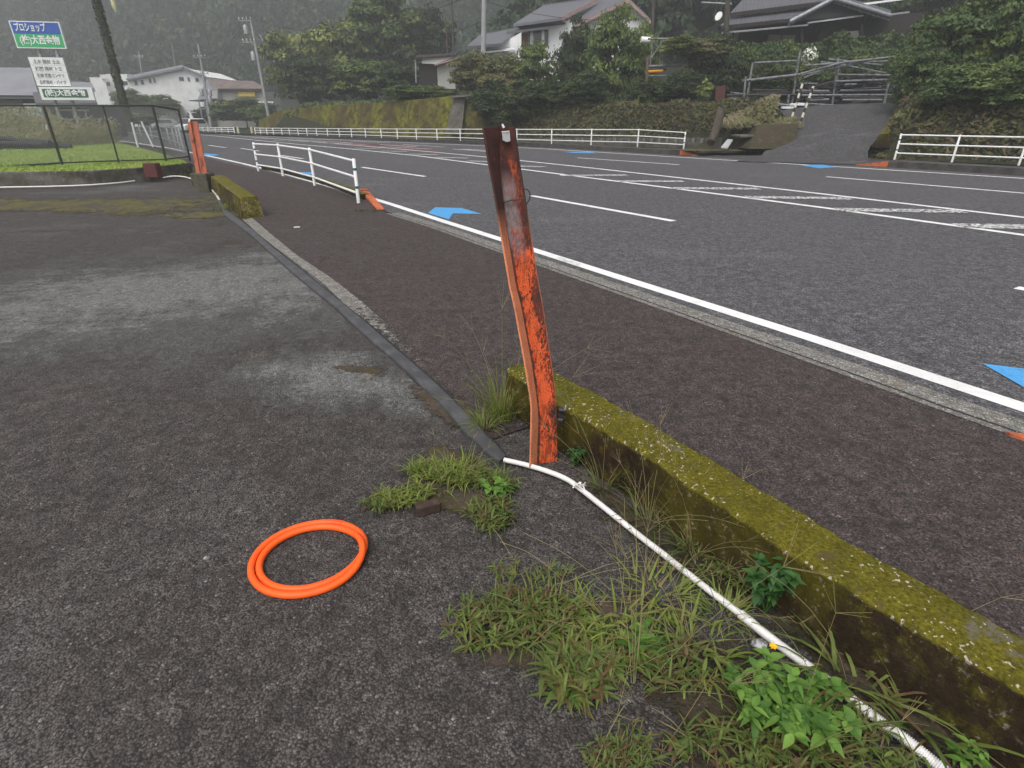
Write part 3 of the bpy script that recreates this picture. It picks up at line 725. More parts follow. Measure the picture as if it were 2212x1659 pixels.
e_ = (wf[-1] - wf[1]).normalized(); nrm = Vector((-e_.y, e_.x, 0))
wf = [wf[0], wf[1], wf[2], wf[3], wf[5], wf[5] + e_ * 1.5]; wb = [wf[0] + Vector((.10, .10, 0)), wb[1] + Vector((0, .0, 0)), wb[2], wb[3], wb[4], wb[4] + e_ * 1.5]
tag(wall_prism(wf, wb, HW, n=170, wob=.0035, seed=3).obj('low_concrete_wall', 'moss', bevel=.008), 'long low concrete wall thick with yellow green moss running to the lower right corner', 'wall')
H2 = .34
c1 = A(527.6, 471.3); c2 = A(562, 467.6); k1 = A(460, 412); k2 = A(489, 410)
tag(wall_prism([c1, k1], [c2, k2], H2, n=26, lean=.06, seed=4, endlean=.16, wob=.012).obj('low_concrete_wall', 'moss'), 'short low mossy wall beside the sidewalk near the far orange post', 'wall')
blk = MB(); q0 = A(418, 416); q1 = A(453, 416); wbk = (q1.x - q0.x)
blk.box(((q0.x + q1.x) / 2, q0.y + .2, .2), (wbk, .4, .42)); tag(blk.obj('concrete_block', 'old_concrete', bevel=.02), 'dark weathered concrete block under the far orange post', 'block')

# ================================================================ RUSTED POST
PY = 2.33
prof = [(274, 1045.5, 1081, 1111), (346, 1056.6, 1079, 1120.4), (396, 1066.6, 1083, 1128.6), (495, 1082.7, 1094.5, 1143.5), (619, 1103.3, 1115, 1163.4), (658, 1112.8, 1125, 1171), (782, 1135, 1148, 1189.7), (850, 1146, 1158, 1199.5), (880, 1149.3, 1161.5, 1201.8), (906, 1148.8, 1163.2, 1203), (955, 1147.6, 1161.5, 1203.5), (1008, 1146, 1160, 1205)]
base = A(1160, 1003); base.y = PY
pt = thing('leaning_post', (base.x, PY, 0), 'tall bent rusty steel channel post with flaking orange paint at the wall end', 'post')
def pw(x, y, Yp): return D(x, y, Yp)
web, fl, fr2 = MB(), MB(), MB()
Cw = [pw(c, y, PY) for y, l, c, rr_ in prof]; Rw = [pw(rr_, y, PY + .02) for y, l, c, rr_ in prof]; Lw = [pw(l, y + 2, PY - .075) for y, l, c, rr_ in prof]
def plate(mb, Pa, Pb, ext, K=8):
    """a long strip between two edge lines, given thickness; returns coordinates across it (0 at the first edge, 1 at the second)"""
    e = Vector(ext); n = len(Pa); att = []; vs = []
    for side in (0, 1):
        for i in range(n):
            for q in range(K + 1):
                vs.append(Pa[i].lerp(Pb[i], q / K) + e * side); att.append(q / K)
    W_ = K + 1; O = n * W_; fs = []
    for i in range(n - 1):
        for q in range(K):
            a = i * W_ + q; fs.append((a, a + 1, a + W_ + 1, a + W_)); fs.append((O + a, O + a + W_, O + a + W_ + 1, O + a + 1))
        a = i * W_; b = a + K; fs += [(a, a + W_, O + a + W_, O + a), (b, O + b, O + b + W_, b + W_)]
    for q in range(K): fs.append((q, O + q, O + q + 1, q + 1)); a = (n - 1) * W_ + q; fs.append((a, a + 1, O + a + 1, O + a))
    mb.add(vs, fs); return att
def set_att(o, att):
    o.data.attributes.new('across', 'FLOAT', 'POINT').data.foreach_set('value', att); return o
def dens(P, k=4):
    out = []
    for a, b in zip(P[:-1], P[1:]):
        for i in range(k): out.append(a.lerp(b, i / k))
    return out + [P[-1]]
Cw, Rw, Lw = dens(Cw), dens(Rw), dens(Lw)
at_ = plate(web, Cw, Rw, (0, .007, 0)); set_att(web.obj('web', 'rust_post', pt, origin=(base.x, PY, 0)), at_)
at_ = plate(fl, [p + Vector((0, -.001, 0)) for p in Lw], [p + Vector((.0, -.001, 0)) for p in Cw], (-.007, 0, 0)); set_att(fl.obj('flange', 'rust_flange', pt, origin=(base.x, PY, 0)), at_)
at_ = plate(fr2, [p + Vector((0, .008, 0)) for p in Rw], [p + Vector((.004, .07, 0)) for p in Rw], (-.006, 0, 0)); set_att(fr2.obj('flange', 'rust_flange', pt, origin=(base.x, PY, 0)), at_)
# tag, loop of wire, bolt, white stub
tg = MB(); P = [pw(x, y, PY - .004) for x, y in zc(1700, 450, 2.211, [(610, 158), (678, 150), (685, 232), (650, 243), (618, 225)])]; tg.slab(P, (0, -.004, 0)); tg.obj('tag', 'tag', pt)
tg = MB(); tg.slab([pw(x, y, PY - .008) for x, y in zc(1700, 450, 2.211, [(608, 148), (675, 143), (677, 151), (610, 157)])], (0, -.003, 0)); tg.obj('tag_clip', 'white_plastic', pt)
tg = MB(); a_, b_ = [pw(x, y, PY - .01) for x, y in zc(1700, 450, 2.211, [(628, 118), (612, 86)])]; tg.tube([a_, b_], [.005, .004], 8); tg.obj('white_cap', 'white_plastic', pt)
wr = MB(); pts = zc(1700, 450, 2.211, [(612, 762), (640, 765), (700, 745), (800, 738), (806, 740)]); wr.tube(smooth([pw(x, y, PY - .008) for x, y in pts], 2), .0028, 6)
pts = zc(1700, 450, 2.211, [(795, 655), (830, 648), (858, 690), (850, 750), (820, 782)]); wr.tube(smooth([pw(x, y, PY + .03) for x, y in pts], 2), .0026, 6); wr.obj('wire', 'dark_metal', pt)
bo = MB(); pts = zc(1800, 1200, 2.211, [(890, 915), (880, 1000)])
for x, y in pts:
    p = pw(x, y, PY + .03); bo.tube([p, p + Vector((.022, -.006, 0))], .011, 6)
p = pw(*zc(1800, 1200, 2.211, [(905, 960)])[0], PY + .045); bo.box((p.x, p.y, p.z), (.02, .012, .07)); bo.obj('bolt', 'dark_metal', pt)
# far orange post on the block
fp = thing('orange_channel_post', ((q0.x + q1.x) / 2, q0.y + .18, .41), 'faded orange steel channel post standing on the small concrete block', 'post')
Yf = q0.y + .2
for (xt, xb, wt, wb_) in ((404.5, 424, 7, 9), (417, 438.5, 9, 10)):
    mb = MB(); mb.slab([D(xt, 263, Yf), D(xt + wt, 263, Yf), D(xb + wb_, 380, Yf), D(xb, 380, Yf)], (0, .03, 0)); mb.obj('flange', 'orange_post', fp, bevel=.004)
mb = MB(); mb.slab([D(409, 262.5, Yf + .03), D(420, 262.5, Yf + .03), D(442, 379, Yf + .03), D(430, 379, Yf + .03)], (0, .012, 0)); mb.obj('web', 'orange_post', fp)

# ================================================================ RING OF ORANGE HOSE
rc = A(671, 1202, .013); rc.x += .0; RR = .190; hr = .0132
ho = thing('coiled_hose', (rc.x, rc.y, 0), 'bright orange plastic hose coiled twice into a ring on the asphalt', 'hose')
P = []
NP = 220
for i in range(NP):
    t_ = 4 * math.pi * i / NP; a = t_ + R(8)
    ph = (t_ / (2 * math.pi)) % 2
    f1 = .5 + .5 * math.tanh((t_ - 2 * math.pi) / .42); f2 = .5 + .5 * math.tanh((t_ - 4 * math.pi) / .42); f3 = .5 + .5 * math.tanh(t_ / .42)
    off = (1 - 2 * f1) + 2 * f2 - 2 * (1 - f3)
    rr_ = RR + .0142 * off + .004 * math.sin(2 * a + 1)
    z = hr + 2.0 * hr * math.exp(-((t_ - 2 * math.pi) / .55) ** 2) + .003
    P.append(Vector((rc.x + rr_ * math.cos(a) * 1.04, rc.y + rr_ * math.sin(a) * .99, z)))
mb = MB(); mb.tube(P, hr, 14, closed=True); mb.obj('hose_body', 'orange_plastic', ho)
# coupling near the back of the ring
def seg_at(ang0, ang1, off):
    return [Vector((rc.x + (RR + off + .004 * math.sin(2 * (R(8) + R(a)) + 1)) * math.cos(R(8) + R(a)) * 1.04, rc.y + (RR + off + .004 * math.sin(2 * (R(8) + R(a)) + 1)) * math.sin(R(8) + R(a)) * .99, hr + .003)) for a in np.linspace(ang0, ang1, 7)]
mb = MB(); mb.tube(seg_at(62, 80, .0142), hr + .0012, 14); mb.obj('tape_joint', 'orange_tape', ho)
for a_ in (61.6, 71):
    mb = MB(); mb.tube(seg_at(a_, a_ + 1.4, .0142), hr + .0022, 14); mb.obj('coupling_ring', 'orange_tape', ho)

# ================================================================ RUBBER CABLE COVER
CL = zc(600, 450, 2.212, [(570, 750), (600, 830), (650, 900), (740, 960), (900, 1090), (1100, 1275), (1290, 1440)]) + zc(1300, 1200, 2.7657, [(40, 20), (330, 290), (560, 490), (820, 720), (1060, 960), (1300, 1190), (1500, 1440)]) + zc(1300, 1700, 2.212, [(1180, 0), (1370, 205), (1480, 285)])
CR = zc(600, 450, 2.212, [(592, 742), (622, 805), (690, 870), (800, 945), (940, 1065), (1150, 1245), (1380, 1420)]) + zc(1300, 1200, 2.7657, [(150, 5), (420, 215), (700, 465), (960, 695), (1180, 885), (1400, 1115), (1650, 1335)]) + zc(1300, 1700, 2.212, [(1320, 0), (1500, 160), (1545, 235)])
n = 90; Lc = resample(smooth([A(*p) for p in CL], 1), n); Rc = resample(smooth([A(*p) for p in CR], 1), n)
cv = thing('cable_cover', tuple(Lc[-1]), 'long black rubber cable cover lying along the edge of the car park', 'cable cover')
def cover_part(ks, name, m):
    mb = MB(); k = len(ks); vs = []
    for i in range(n):
        for u_, z in ks:
            p = Lc[i].lerp(Rc[i], u_); vs.append((p.x, p.y, z + .004 + .003 * math.sin(i * .4)))
    mb.add(vs, [(i * k + q, i * k + q + 1, (i + 1) * k + q + 1, (i + 1) * k + q) for i in range(n - 1) for q in range(k - 1)], False); mb.poly(vs[-k:] + [(vs[-1][0], vs[-1][1], .004), (vs[-k][0], vs[-k][1], .004)]); return mb.obj(name, m, cv)
cover_part([(-.12, .002), (-.10, .018), (-.05, .024), (.42, .027), (.74, .026), (.80, .024)], 'top_strip', 'black_rubber')
cover_part([(.80, .0235), (.84, .008), (1.04, .012), (1.10, .004)], 'side_flap_shade', 'black')  # side flap in black: shade of the gap put into its colour
cover_part([(-.19, .002), (-.14, .006), (-.12, .004)], 'edge_gap_shade', 'black')  # black strip painted as the shade of the left-hand gap

# ================================================================ WHITE PIPE
path1 = zc(1300, 1700, 2.212, [(1515, 245), (1700, 285), (1900, 345), (2050, 405), (2150, 470)]) + zc(2600, 2100, 1.7955, [(-120, 40), (0, 130), (250, 330), (400, 445), (575, 578)])
path2 = zc(2600, 2100, 1.7955, [(640, 628), (700, 680), (830, 780), (970, 885), (1150, 1020), (1300, 1130)]) + zc(3200, 2200, 2.0132, [(400, 1190), (600, 1330), (800, 1480), (1020, 1659), (1250, 1850)])
wp = thing('white_pipe', A(*path1[0]), 'white plastic pipe along the long mossy wall, ribbed at its near end', 'pipe')
pa = smooth([A(x, y, .03) for x, y in path1], 2); mb = MB(); mb.tube(pa, .0125, 12); mb.obj('smooth_pipe', 'white_plastic', wp)
pb = resample(smooth([A(x, y, .03) for x, y in path2], 2), 700); mb = MB(); mb.tube(pb, [.0156 if (i // 3) % 2 else .0130 for i in range(700)], 12)
o = mb.obj('ribbed_pipe', 'white_plastic', wp)
mb = MB(); j0 = pa[-1]; mb.tube([pa[-2].lerp(pa[-1], .2), j0 + (pb[10] - j0) * .95], .0165, 12); mb.obj('joint', 'white_plastic', wp)
mb = MB()
kx = A(*zc(1300, 1700, 2.212, [(2180, 495)])[0], .034)
for k in range(7):
    a = rnd.uniform(0, 6.28); mb.tube(smooth([kx + Vector((-.02 + .006 * k, .01 - .006 * k, .008)), kx + Vector((rnd.uniform(-.03, .03), rnd.uniform(-.02, .02), .03)), kx + Vector((rnd.uniform(-.04, .04), rnd.uniform(-.02, .02), .012))], 1), .0035, 6)
mb.obj('tie', 'white_plastic', wp)
mb = MB(); mb.tube(smooth([A(448, 408, .05), A(455, 404, .05), A(460, 412, .05), A(467, 420, .04), A(474, 432, .03)], 2), .022, 8)
tag(mb.obj('white_pipe', 'white_plastic'), 'short end of white pipe coming out of the cable cover by the small mossy wall', 'pipe')
mb = MB(); mb.tube(smooth([A(-60, 406, .06), A(0, 404.8, .06), A(159, 402, .06), A(250, 396, .06), A(291, 391, .06)], 2), .018, 8)
tag(mb.obj('white_pipe', 'white_plastic'), 'thin white pipe lying along the foot of the fence wall', 'pipe')
mb = MB(); mb.tube(smooth([A(352, 384, .06), A(375, 380, .1), A(400, 382, .08), A(416, 387, .06)], 2), .018, 8)
tag(mb.obj('white_pipe', 'white_plastic'), 'short white pipe in the weeds left of the concrete block', 'pipe')

# small debris
mb = MB(); b0 = A(925, 1108); mb.box((b0.x, b0.y, .03), (.105, .045, .05), .35)
tag(mb.obj('brick', 'brick', bevel=.006), 'dark brown brick half buried in the weed patch', 'brick')
def rock(p, r_, seed, name='stone', m='stone'):
    rs = random.Random(seed); mb = MB(); mb.sphere((0, 0, 0), r_, 6, .6); mb.v = [(x * rs.uniform(.9, 1.15) * 1.2, y * rs.uniform(.85, 1.1), z * rs.uniform(.9, 1.1) + r_ * .35) for x, y, z in mb.v]
    return mb.obj(name, m) if False else (lambda o: (setattr(o, 'location', (p.x, p.y, 0)), o)[1])(mb.obj(name, m))
tag(rock(A(795, 820), .026, 2), 'fist sized brown stone on the asphalt left of the rubber cover', 'stone')
tag(rock(A(448, 1207), .011, 3, m='tag'), 'small pale pebble on the asphalt left of the orange hose', 'stone')
tag(rock(A(1640, 1395), .022, 5, m='tag'), 'bluish grey stone beside the ribbed pipe in the weeds', 'stone')
mb = MB()
for (x, y, l) in ((750, 538, .05), (1000, 560, .04)): pass
p = A(641, 489, .03); mb.box((p.x, p.y, .02), (.09, .05, .008), .3); tag(mb.obj('litter', 'white_plastic'), 'scrap of white litter on the sidewalk', 'litter')
tw = MB()
for k in range(90):
    x_, y_ = rnd.uniform(.4, 3.0), rnd.uniform(1.2, 7)
    if .56 * (y_ - 2.1) + .83 * (x_ - .7) < .1 or (y_ - 2.9) * .53 + (x_ - 2.9) * .85 > -.5: continue
    a = rnd.uniform(0, 6.28); l_ = rnd.uniform(.01, .035); tw.tube([(x_, y_, .018), (x_ + l_ * .5 * math.cos(a), y_ + l_ * .5 * math.sin(a), .022), (x_ + l_ * math.cos(a + .3), y_ + l_ * math.sin(a + .3), .018)], .0013, 4)
tag(tw.obj('leaf_litter', 'dry'), 'dry twigs and bits of straw strewn over the sidewalk', 'litter', kind='stuff')
# loose gravel: small real stones
n = 2600; rs = np.random.default_rng(5)
gx = rs.uniform(-2.6, 1.2, n); gy = .75 + 3.6 * rs.random(n) ** 1.5; keep = gx < (.12 - (gy - 2.6) * .62 + .25 * rs.normal(size=n) * 0)
keep &= (gx - .0) < np.where(gy < 2.6, .15 + (2.6 - gy) * .62, 9)
gx, gy = gx[keep], gy[keep]; n = len(gx); sz = .0018 + .0042 * rs.random(n) ** 4
dirs = np.array([[1, 0, 0], [0, 1, 0], [-1, 0, 0], [0, -1, 0], [0, 0, 1.0], [0, 0, -.6]])
V = np.stack([gx, gy, np.full(n, .008)], 1)[:, None, :] + dirs[None] * (sz[:, None, None] * rs.uniform(.6, 1.2, (n, 6, 1)))
me = bpy.data.meshes.new('gravel'); F8 = np.array([[0, 1, 4], [1, 2, 4], [2, 3, 4], [3, 0, 4], [1, 0, 5], [2, 1, 5], [3, 2, 5], [0, 3, 5]])
FF = (F8[None] + 6 * np.arange(n)[:, None, None]).reshape(-1, 3)
me.from_pydata(V.reshape(-1, 3).tolist(), [], FF.tolist()); me.materials.append(M['gravel_bits'])
tag(link('gravel', me), 'loose grit and small stones scattered over the worn asphalt', 'gravel', kind='stuff')

# ================================================================ WEEDS
def blade(mb, p, ang, L_, lean, wd, droop=.6, seg=6):
    """one arched blade from p, heading ang"""
    d = Vector((math.cos(ang), math.sin(ang), 0)); sd_ = Vector((-d.y, d.x, 0)); q = Vector(p); el = math.pi / 2 - lean
    Lp, Rp = [], []
    for i in range(seg + 1):
        t_ = i / seg; w_ = wd * (1 - t_ ** 1.6) * .5 + .0003
        Lp.append(q + sd_ * w_); Rp.append(q - sd_ * w_)
        q = q + (d * math.cos(el) + Vector((0, 0, 1)) * math.sin(el)) * (L_ / seg); el -= droop / seg * (1 + t_)
        if q.z < .006: q.z = .006 + .002 * rnd.random()
    mb.strip(Lp, Rp)
def leaf(mb, base, ang, el, L_, W_, fold=.18):
    d = Vector((math.cos(ang) * math.cos(el), math.sin(ang) * math.cos(el), math.sin(el))); s_ = Vector((-math.sin(ang), math.cos(ang), 0)); u_ = s_.cross(d)
    if u_.z < 0: u_ = -u_
    prof_ = [(0, .08), (.18, .72), (.4, 1), (.65, .72), (.85, .3), (1, .02)]
    mid, l_, r_ = [], [], []
    for t_, w_ in prof_:
        c = Vector(base) + d * (L_ * t_) - Vector((0, 0, 1)) * (L_ * .35 * t_ * t_)
        mid.append(c); l_.append(c + s_ * (W_ * w_ / 2) + u_ * (fold * W_ * w_ / 2)); r_.append(c - s_ * (W_ * w_ / 2) + u_ * (fold * W_ * w_ / 2))
    k = len(mid); mb.add(mid + l_ + r_, [(i, i + 1, k + i + 1, k + i) for i in range(k - 1)] + [(i + 1, i, 2 * k + i, 2 * k + i + 1) for i in range(k - 1)], True)
def tuft(x, y, n, rad, hmin, hmax, lab, m='grass', lean=(.1, .9), wd=.004, droop=(.3, 1.6), name='grass_tuft', stalks=0, z0=.01, zbase=0):
    c = A(x, y, zbase); mb = MB()
    for i in range(n):
        a = rnd.uniform(0, 6.28); r_ = rad * math.sqrt(rnd.random())
        blade(mb, (c.x + r_ * math.cos(a), c.y + r_ * math.sin(a), z0 + zbase - .005), a + rnd.uniform(-.8, .8), rnd.uniform(hmin, hmax), rnd.uniform(*lean), wd * rnd.uniform(.6, 1.3), rnd.uniform(*droop))
    t_ = thing(name, (c.x, c.y, zbase), lab, 'weed')
    mb.obj('blades', m, t_)
    if stalks:
        s2 = MB()
        for i in range(stalks):
            a = rnd.uniform(0, 6.28); L_ = hmax * rnd.uniform(1.0, 1.9); ln = rnd.uniform(.1, .9)
            p0 = Vector((c.x + rad * .3 * math.cos(a), c.y + rad * .3 * math.sin(a), z0 + zbase)); p = [p0]
            el = math.pi / 2 - ln
            for k in range(5):
                p.append(p[-1] + Vector((math.cos(a) * math.cos(el), math.sin(a) * math.cos(el), math.sin(el))) * (L_ / 5)); el -= .12
            p = [Vector((v.x, v.y, max(v.z, .008))) for v in p]
            s2.tube(p, [.0012, .0011, .001, .0009, .0008, .0006], 4)
            for k in range(rnd.randint(3, 5)):
                b2 = a + rnd.uniform(-1.2, 1.2); e2 = el + rnd.uniform(-.2, .6); tip = p[-1]
                s2.tube([tip, tip + Vector((math.cos(b2) * math.cos(e2), math.sin(b2) * math.cos(e2), math.sin(e2))) * (L_ * .25)], [.0009, .0005], 3)
        s2.obj('seed_stalks', 'dry', t_)
    return t_
def low_weed(x, y, n, rx, ry, lab, m='grass_dark', rot=0, lmin=.03, lmax=.075, wd=.008, name='weed_patch', up=(.1, .9)):
    """creeping grass: short stems carrying broad short blades"""
    c = A(x, y); mb, st = MB(), MB()
    for i in range(n):
        a = rnd.uniform(0, 6.28); q = math.sqrt(rnd.random()); px, py = rx * q * math.cos(a), ry * q * math.sin(a)
        p = Vector((c.x + px * math.cos(rot) - py * math.sin(rot), c.y + px * math.sin(rot) + py * math.cos(rot), .008))
        h = rnd.uniform(.01, .05); a0 = rnd.uniform(0, 6.28); top = p + Vector((math.cos(a0) * h * .7, math.sin(a0) * h * .7, h)); st.tube([p, top], [.0012, .001], 3, caps=False)
        for k in range(rnd.randint(2, 4)):
            b = p.lerp(top, rnd.uniform(.3, 1)); aa = rnd.uniform(0, 6.28)
            if rnd.random() < .6: leaf(mb, b, aa, rnd.uniform(*up), rnd.uniform(lmin, lmax), wd * rnd.uniform(.7, 1.5), .4)
            else: blade(mb, b, aa, rnd.uniform(lmin, lmax) * 1.3, rnd.uniform(.3, 1.2), wd * .7, rnd.uniform(.6, 1.8), 4)
    t_ = thing(name, (c.x, c.y, 0), lab, 'weed'); mb.obj('leaves', m, t_); st.obj('stems', 'dry', t_)
    return t_
def leafy(x, y, stems, hgt, lsize, spread, lab, m='weed_leaf', name='leafy_weed', wr_=.5, z0=.008, whorls=4, zb=0, per=4):
    c = A(x, y, zb); mb, st = MB(), MB()
    for i in range(stems):
        a = 6.28 * i / stems + rnd.uniform(-.4, .4); h = hgt * rnd.uniform(.7, 1.1); s_ = spread * rnd.uniform(.3, 1)
        P = [Vector((c.x, c.y, z0)), Vector((c.x + .4 * s_ * math.cos(a), c.y + .4 * s_ * math.sin(a), h * .5)), Vector((c.x + s_ * math.cos(a), c.y + s_ * math.sin(a), h))]
        P = smooth(P, 1); st.tube(P, [.003] * (len(P) - 1) + [.0015], 5)
        for k in range(whorls):
            t_ = .35 + .65 * (k + 1) / whorls; idx = t_ * (len(P) - 1); b = P[int(idx)].lerp(P[min(int(idx) + 1, len(P) - 1)], idx % 1)
            ls = lsize * (1.0 - .15 * abs(k - whorls * .5)) * rnd.uniform(.75, 1.15); a0 = rnd.uniform(0, 6.28)
            for q in range(per): leaf(mb, b, a0 + 6.28 * q / per + rnd.uniform(-.4, .4), rnd.uniform(-.35, .95), ls * rnd.uniform(.55, 1.35), ls * wr_ * rnd.uniform(.7, 1.15), .3)
    t_ = thing(name, (c.x, c.y, 0), lab, 'weed'); mb.obj('leaves', m, t_); st.obj('stems', 'weed_leaf_deep', t_)
    return t_
st_ = MB()
for (xa, ya, xb, yb) in ((1200, 1262, 1560, 1235), (1215, 1262, 1420, 1215), (1130, 1150, 1380, 1330), (1145, 1395, 1260, 1340), (1310, 1480, 1620, 1380), (1400, 1330, 1330, 1560), (1560, 1420, 1420, 1640), (1240, 1300, 1500, 1330), (1080, 1170, 1250, 1290), (1290, 1170, 1500, 1420), (1050, 1130, 1110, 1210), (1620, 1300, 1800, 1560), (1700, 1250, 1930, 1500), (1620, 1200, 1700, 1330), (1500, 1080, 1640, 1260), (1420, 1150, 1500, 1110)):
    a, b = A(xa, ya, .02), A(xb, yb, .02); m_ = a.lerp(b, .5) + Vector((rnd.uniform(-.02, .02), rnd.uniform(-.02, .02), rnd.uniform(.02, .07)))
    P = smooth([a, m_, b], 3); st_.tube(P, [.0016 * (1 - .6 * k / len(P)) for k in range(len(P))], 4)
    for k in (-1, -4):
        for q in range(3):
            an = rnd.uniform(0, 6.28); st_.tube([P[k], P[k] + Vector((.04 * math.cos(an), .04 * math.sin(an), rnd.uniform(0, .02)))], [.0011, .0006], 3)
tag(st_.obj('fallen_stalks', 'dry'), 'long dry grass stalks lying across the weeds and asphalt', 'grass', kind='stuff')
tuft(1085, 905, 150, .085, .14, .34, 'tall grass tuft against the wall end left of the rusty post', lean=(.02, .5), droop=(.1, .9), stalks=14, wd=.005)
tuft(1045, 930, 60, .05, .10, .22, 'shorter grass tuft between the rubber cover and the tall tuft', lean=(.1, .8), stalks=6)
tuft(1118, 850, 50, .04, .12, .26, 'grass blades growing right behind the rusty post', lean=(.0, .5), droop=(.1, .6))
low_weed(960, 1035, 150, .19, .07, 'upper weed patch of pale short grass beside the end of the rubber cover', m='grass', rot=-.25, lmin=.04, lmax=.10, wd=.007, up=(.3, 1.1))
tuft(945, 1040, 90, .11, .05, .13, 'grass tuft in the middle of the upper weed patch', lean=(.2, 1.0), wd=.006)
tuft(1000, 1020, 60, .09, .05, .14, 'grass tuft at the end of the rubber cover', lean=(.2, 1.0), wd=.006, stalks=5)
low_weed(1290, 1400, 90, .14, .12, 'low broad bladed weeds joining the large mat to the broad leaved weed', m='grass', lmin=.03, lmax=.08, wd=.010)
low_weed(1450, 1440, 80, .14, .10, 'low weeds between the broad leaved weed and the big bright one', lmin=.03, lmax=.08, wd=.010)
low_weed(880, 1085, 130, .11, .06, 'yellowish weed patch between the brick and the orange hose', m='grass', rot=.4, lmin=.03, lmax=.07, wd=.008)
low_weed(1060, 1050, 120, .11, .05, 'weed patch with dark red stems just below the end of the rubber cover', rot=-.4, lmin=.03, lmax=.08, wd=.008)
low_weed(1150, 1250, 30, .20, .05, 'few sparse blades on the bare asphalt above the large mat', lmin=.03, lmax=.06, wd=.006)
low_weed(830, 1095, 60, .07, .06, 'small creeping weed next to the orange hose', lmin=.025, lmax=.06)
low_weed(1065, 1120, 110, .09, .10, 'weed clump with reddish stems below the start of the white pipe', lmin=.03, lmax=.08, wd=.009)
leafy(1075, 1075, 5, .07, .045, .06, 'small clover like weed with round green leaves by the white pipe', wr_=.75, whorls=2)
low_weed(1110, 1350, 230, .22, .12, 'large creeping weed mat in the lower middle of the car park', rot=.1, lmin=.03, lmax=.075, wd=.009)
tuft(1180, 1330, 60, .16, .05, .12, 'grass blades standing in the large weed mat', lean=(.3, 1.1), wd=.007, stalks=8)
low_weed(1245, 1470, 150, .10, .09, 'weed clump at the bottom centre below the large mat', lmin=.04, lmax=.095, wd=.013)
leafy(1380, 1400, 5, .035, .07, .04, 'broad leaved dock like weed in the middle of the grass', wr_=.45, whorls=2)
tuft(1340, 1350, 45, .13, .06, .14, 'grass tuft beside the broad leaved weed', lean=(.5, 1.3), wd=.009, stalks=8)
tuft(1420, 1290, 50, .13, .06, .16, 'long trailing grass between the large mat and the smooth pipe', lean=(.8, 1.4), wd=.008, stalks=10)
tuft(1500, 1400, 55, .13, .05, .14, 'tangled grass left of the pipe joint', lean=(.5, 1.3), wd=.009, stalks=10)
tuft(1560, 1330, 60, .07, .06, .13, 'grass growing over the pipe joint', lean=(.3, 1.1), wd=.007, stalks=4)
leafy(1668, 1565, 15, .13, .056, .14, 'big bright green leafy weed spreading beside the ribbed pipe', wr_=.50, whorls=5, per=4)
leafy(1745, 1555, 10, .10, .05, .10, 'second leafy weed overlapping the big bright one towards the frame bottom', wr_=.6, whorls=3)
fw = leafy(1652, 1330, 8, .22, .05, .10, 'upright dark leaved weed with a yellow flower between pipe and wall', m='weed_leaf_deep', wr_=.65, whorls=4)
pf = A(1670, 1398, .12); mb = MB()
for k in range(8): leaf(mb, pf, 6.28 * k / 8, .7, .018, .010)
mb.obj('flower', 'petal', fw)
mb = MB(); mb.tube(smooth([A(1595, 1440, .01), A(1630, 1418, .08), pf], 1), .0018, 5); mb.obj('flower_stalk', 'weed_leaf', fw)
leafy(1610, 1235, 5, .16, .042, .06, 'small dark leaved weed climbing the wall above the yellow flower', m='weed_leaf_deep', wr_=.7, whorls=3)
leafy(2085, 1650, 5, .05, .036, .05, 'small leafy weed at the foot of the wall in the bottom right', m='weed_leaf', wr_=.45, whorls=2)
leafy(1245, 1010, 10, .10, .022, .07, 'fine leaved creeping weed at the foot of the rusty post', m='weed_leaf_deep', wr_=.8, whorls=4)
tuft(1700, 1620, 80, .12, .08, .22, 'grass tuft under the big leafy weed at the bottom edge', m='grass_dark', lean=(.2, 1.0), wd=.008, stalks=3)
low_weed(1620, 1640, 110, .22, .08, 'dense low weeds along the bottom edge of the photo', lmin=.03, lmax=.07, wd=.01)
tuft(1850, 1480, 40, .10, .15, .34, 'long arching grass leaning on the wall behind the ribbed pipe', m='grass_dark', lean=(.4, 1.2), wd=.010, stalks=3, droop=(.6, 1.8))
tuft(1980, 1560, 26, .08, .15, .30, 'arching broad grass blades near the wall at the lower right', m='grass_dark', lean=(.4, 1.2), wd=.012, droop=(.6, 1.8))
tuft(1400, 1130, 36, .06, .10, .26, 'dry spreading grass at the wall foot above the smooth pipe', m='grass_dark', lean=(.2, 1.2), wd=.004, stalks=12)
tuft(1500, 1200, 40, .06, .10, .24, 'thin grass between the smooth pipe and the mossy wall', m='grass_dark', lean=(.2, 1.2), wd=.005, stalks=10)
tuft(1300, 1060, 30, .04, .08, .22, 'wispy grass beside the white tie on the pipe', m='grass_dark', lean=(.2, 1.2), wd=.004, stalks=8)
low_weed(1570, 1240, 90, .08, .20, 'low weeds at the wall foot behind the smooth pipe', rot=.6, lmin=.02, lmax=.05, wd=.007)
low_weed(1850, 1620, 120, .10, .16, 'low weeds between the ribbed pipe and the wall at the bottom', rot=.6, lmin=.03, lmax=.06, wd=.009)
tuft(1370, 1500, 10, .10, .15, .30, 'few long dry grass stalks lying at the bottom centre', m='dry', lean=(.9, 1.4), wd=.003, stalks=9)
low_weed(1340, 1640, 80, .10, .05, 'brownish weed clump at the bottom edge near the centre', lmin=.02, lmax=.05, wd=.006)
tuft(300, 392, 60, .25, .3, .85, 'tall green grass tuft in front of the fence wall', lean=(.05, .7), wd=.02, stalks=3)
tuft(500, 452, 160, .32, .06, .22, 'grass fringe at the foot of the short mossy wall', lean=(.1, .9), wd=.012)
tuft(480, 425, 120, .25, .06, .25, 'grass fringe between the concrete block and the short wall', lean=(.1, .9), wd=.012)
tuft(385, 385, 110, .35, .08, .3, 'weeds left of the concrete block under the fence', m='grass_dark', lean=(.1, .9), wd=.02)
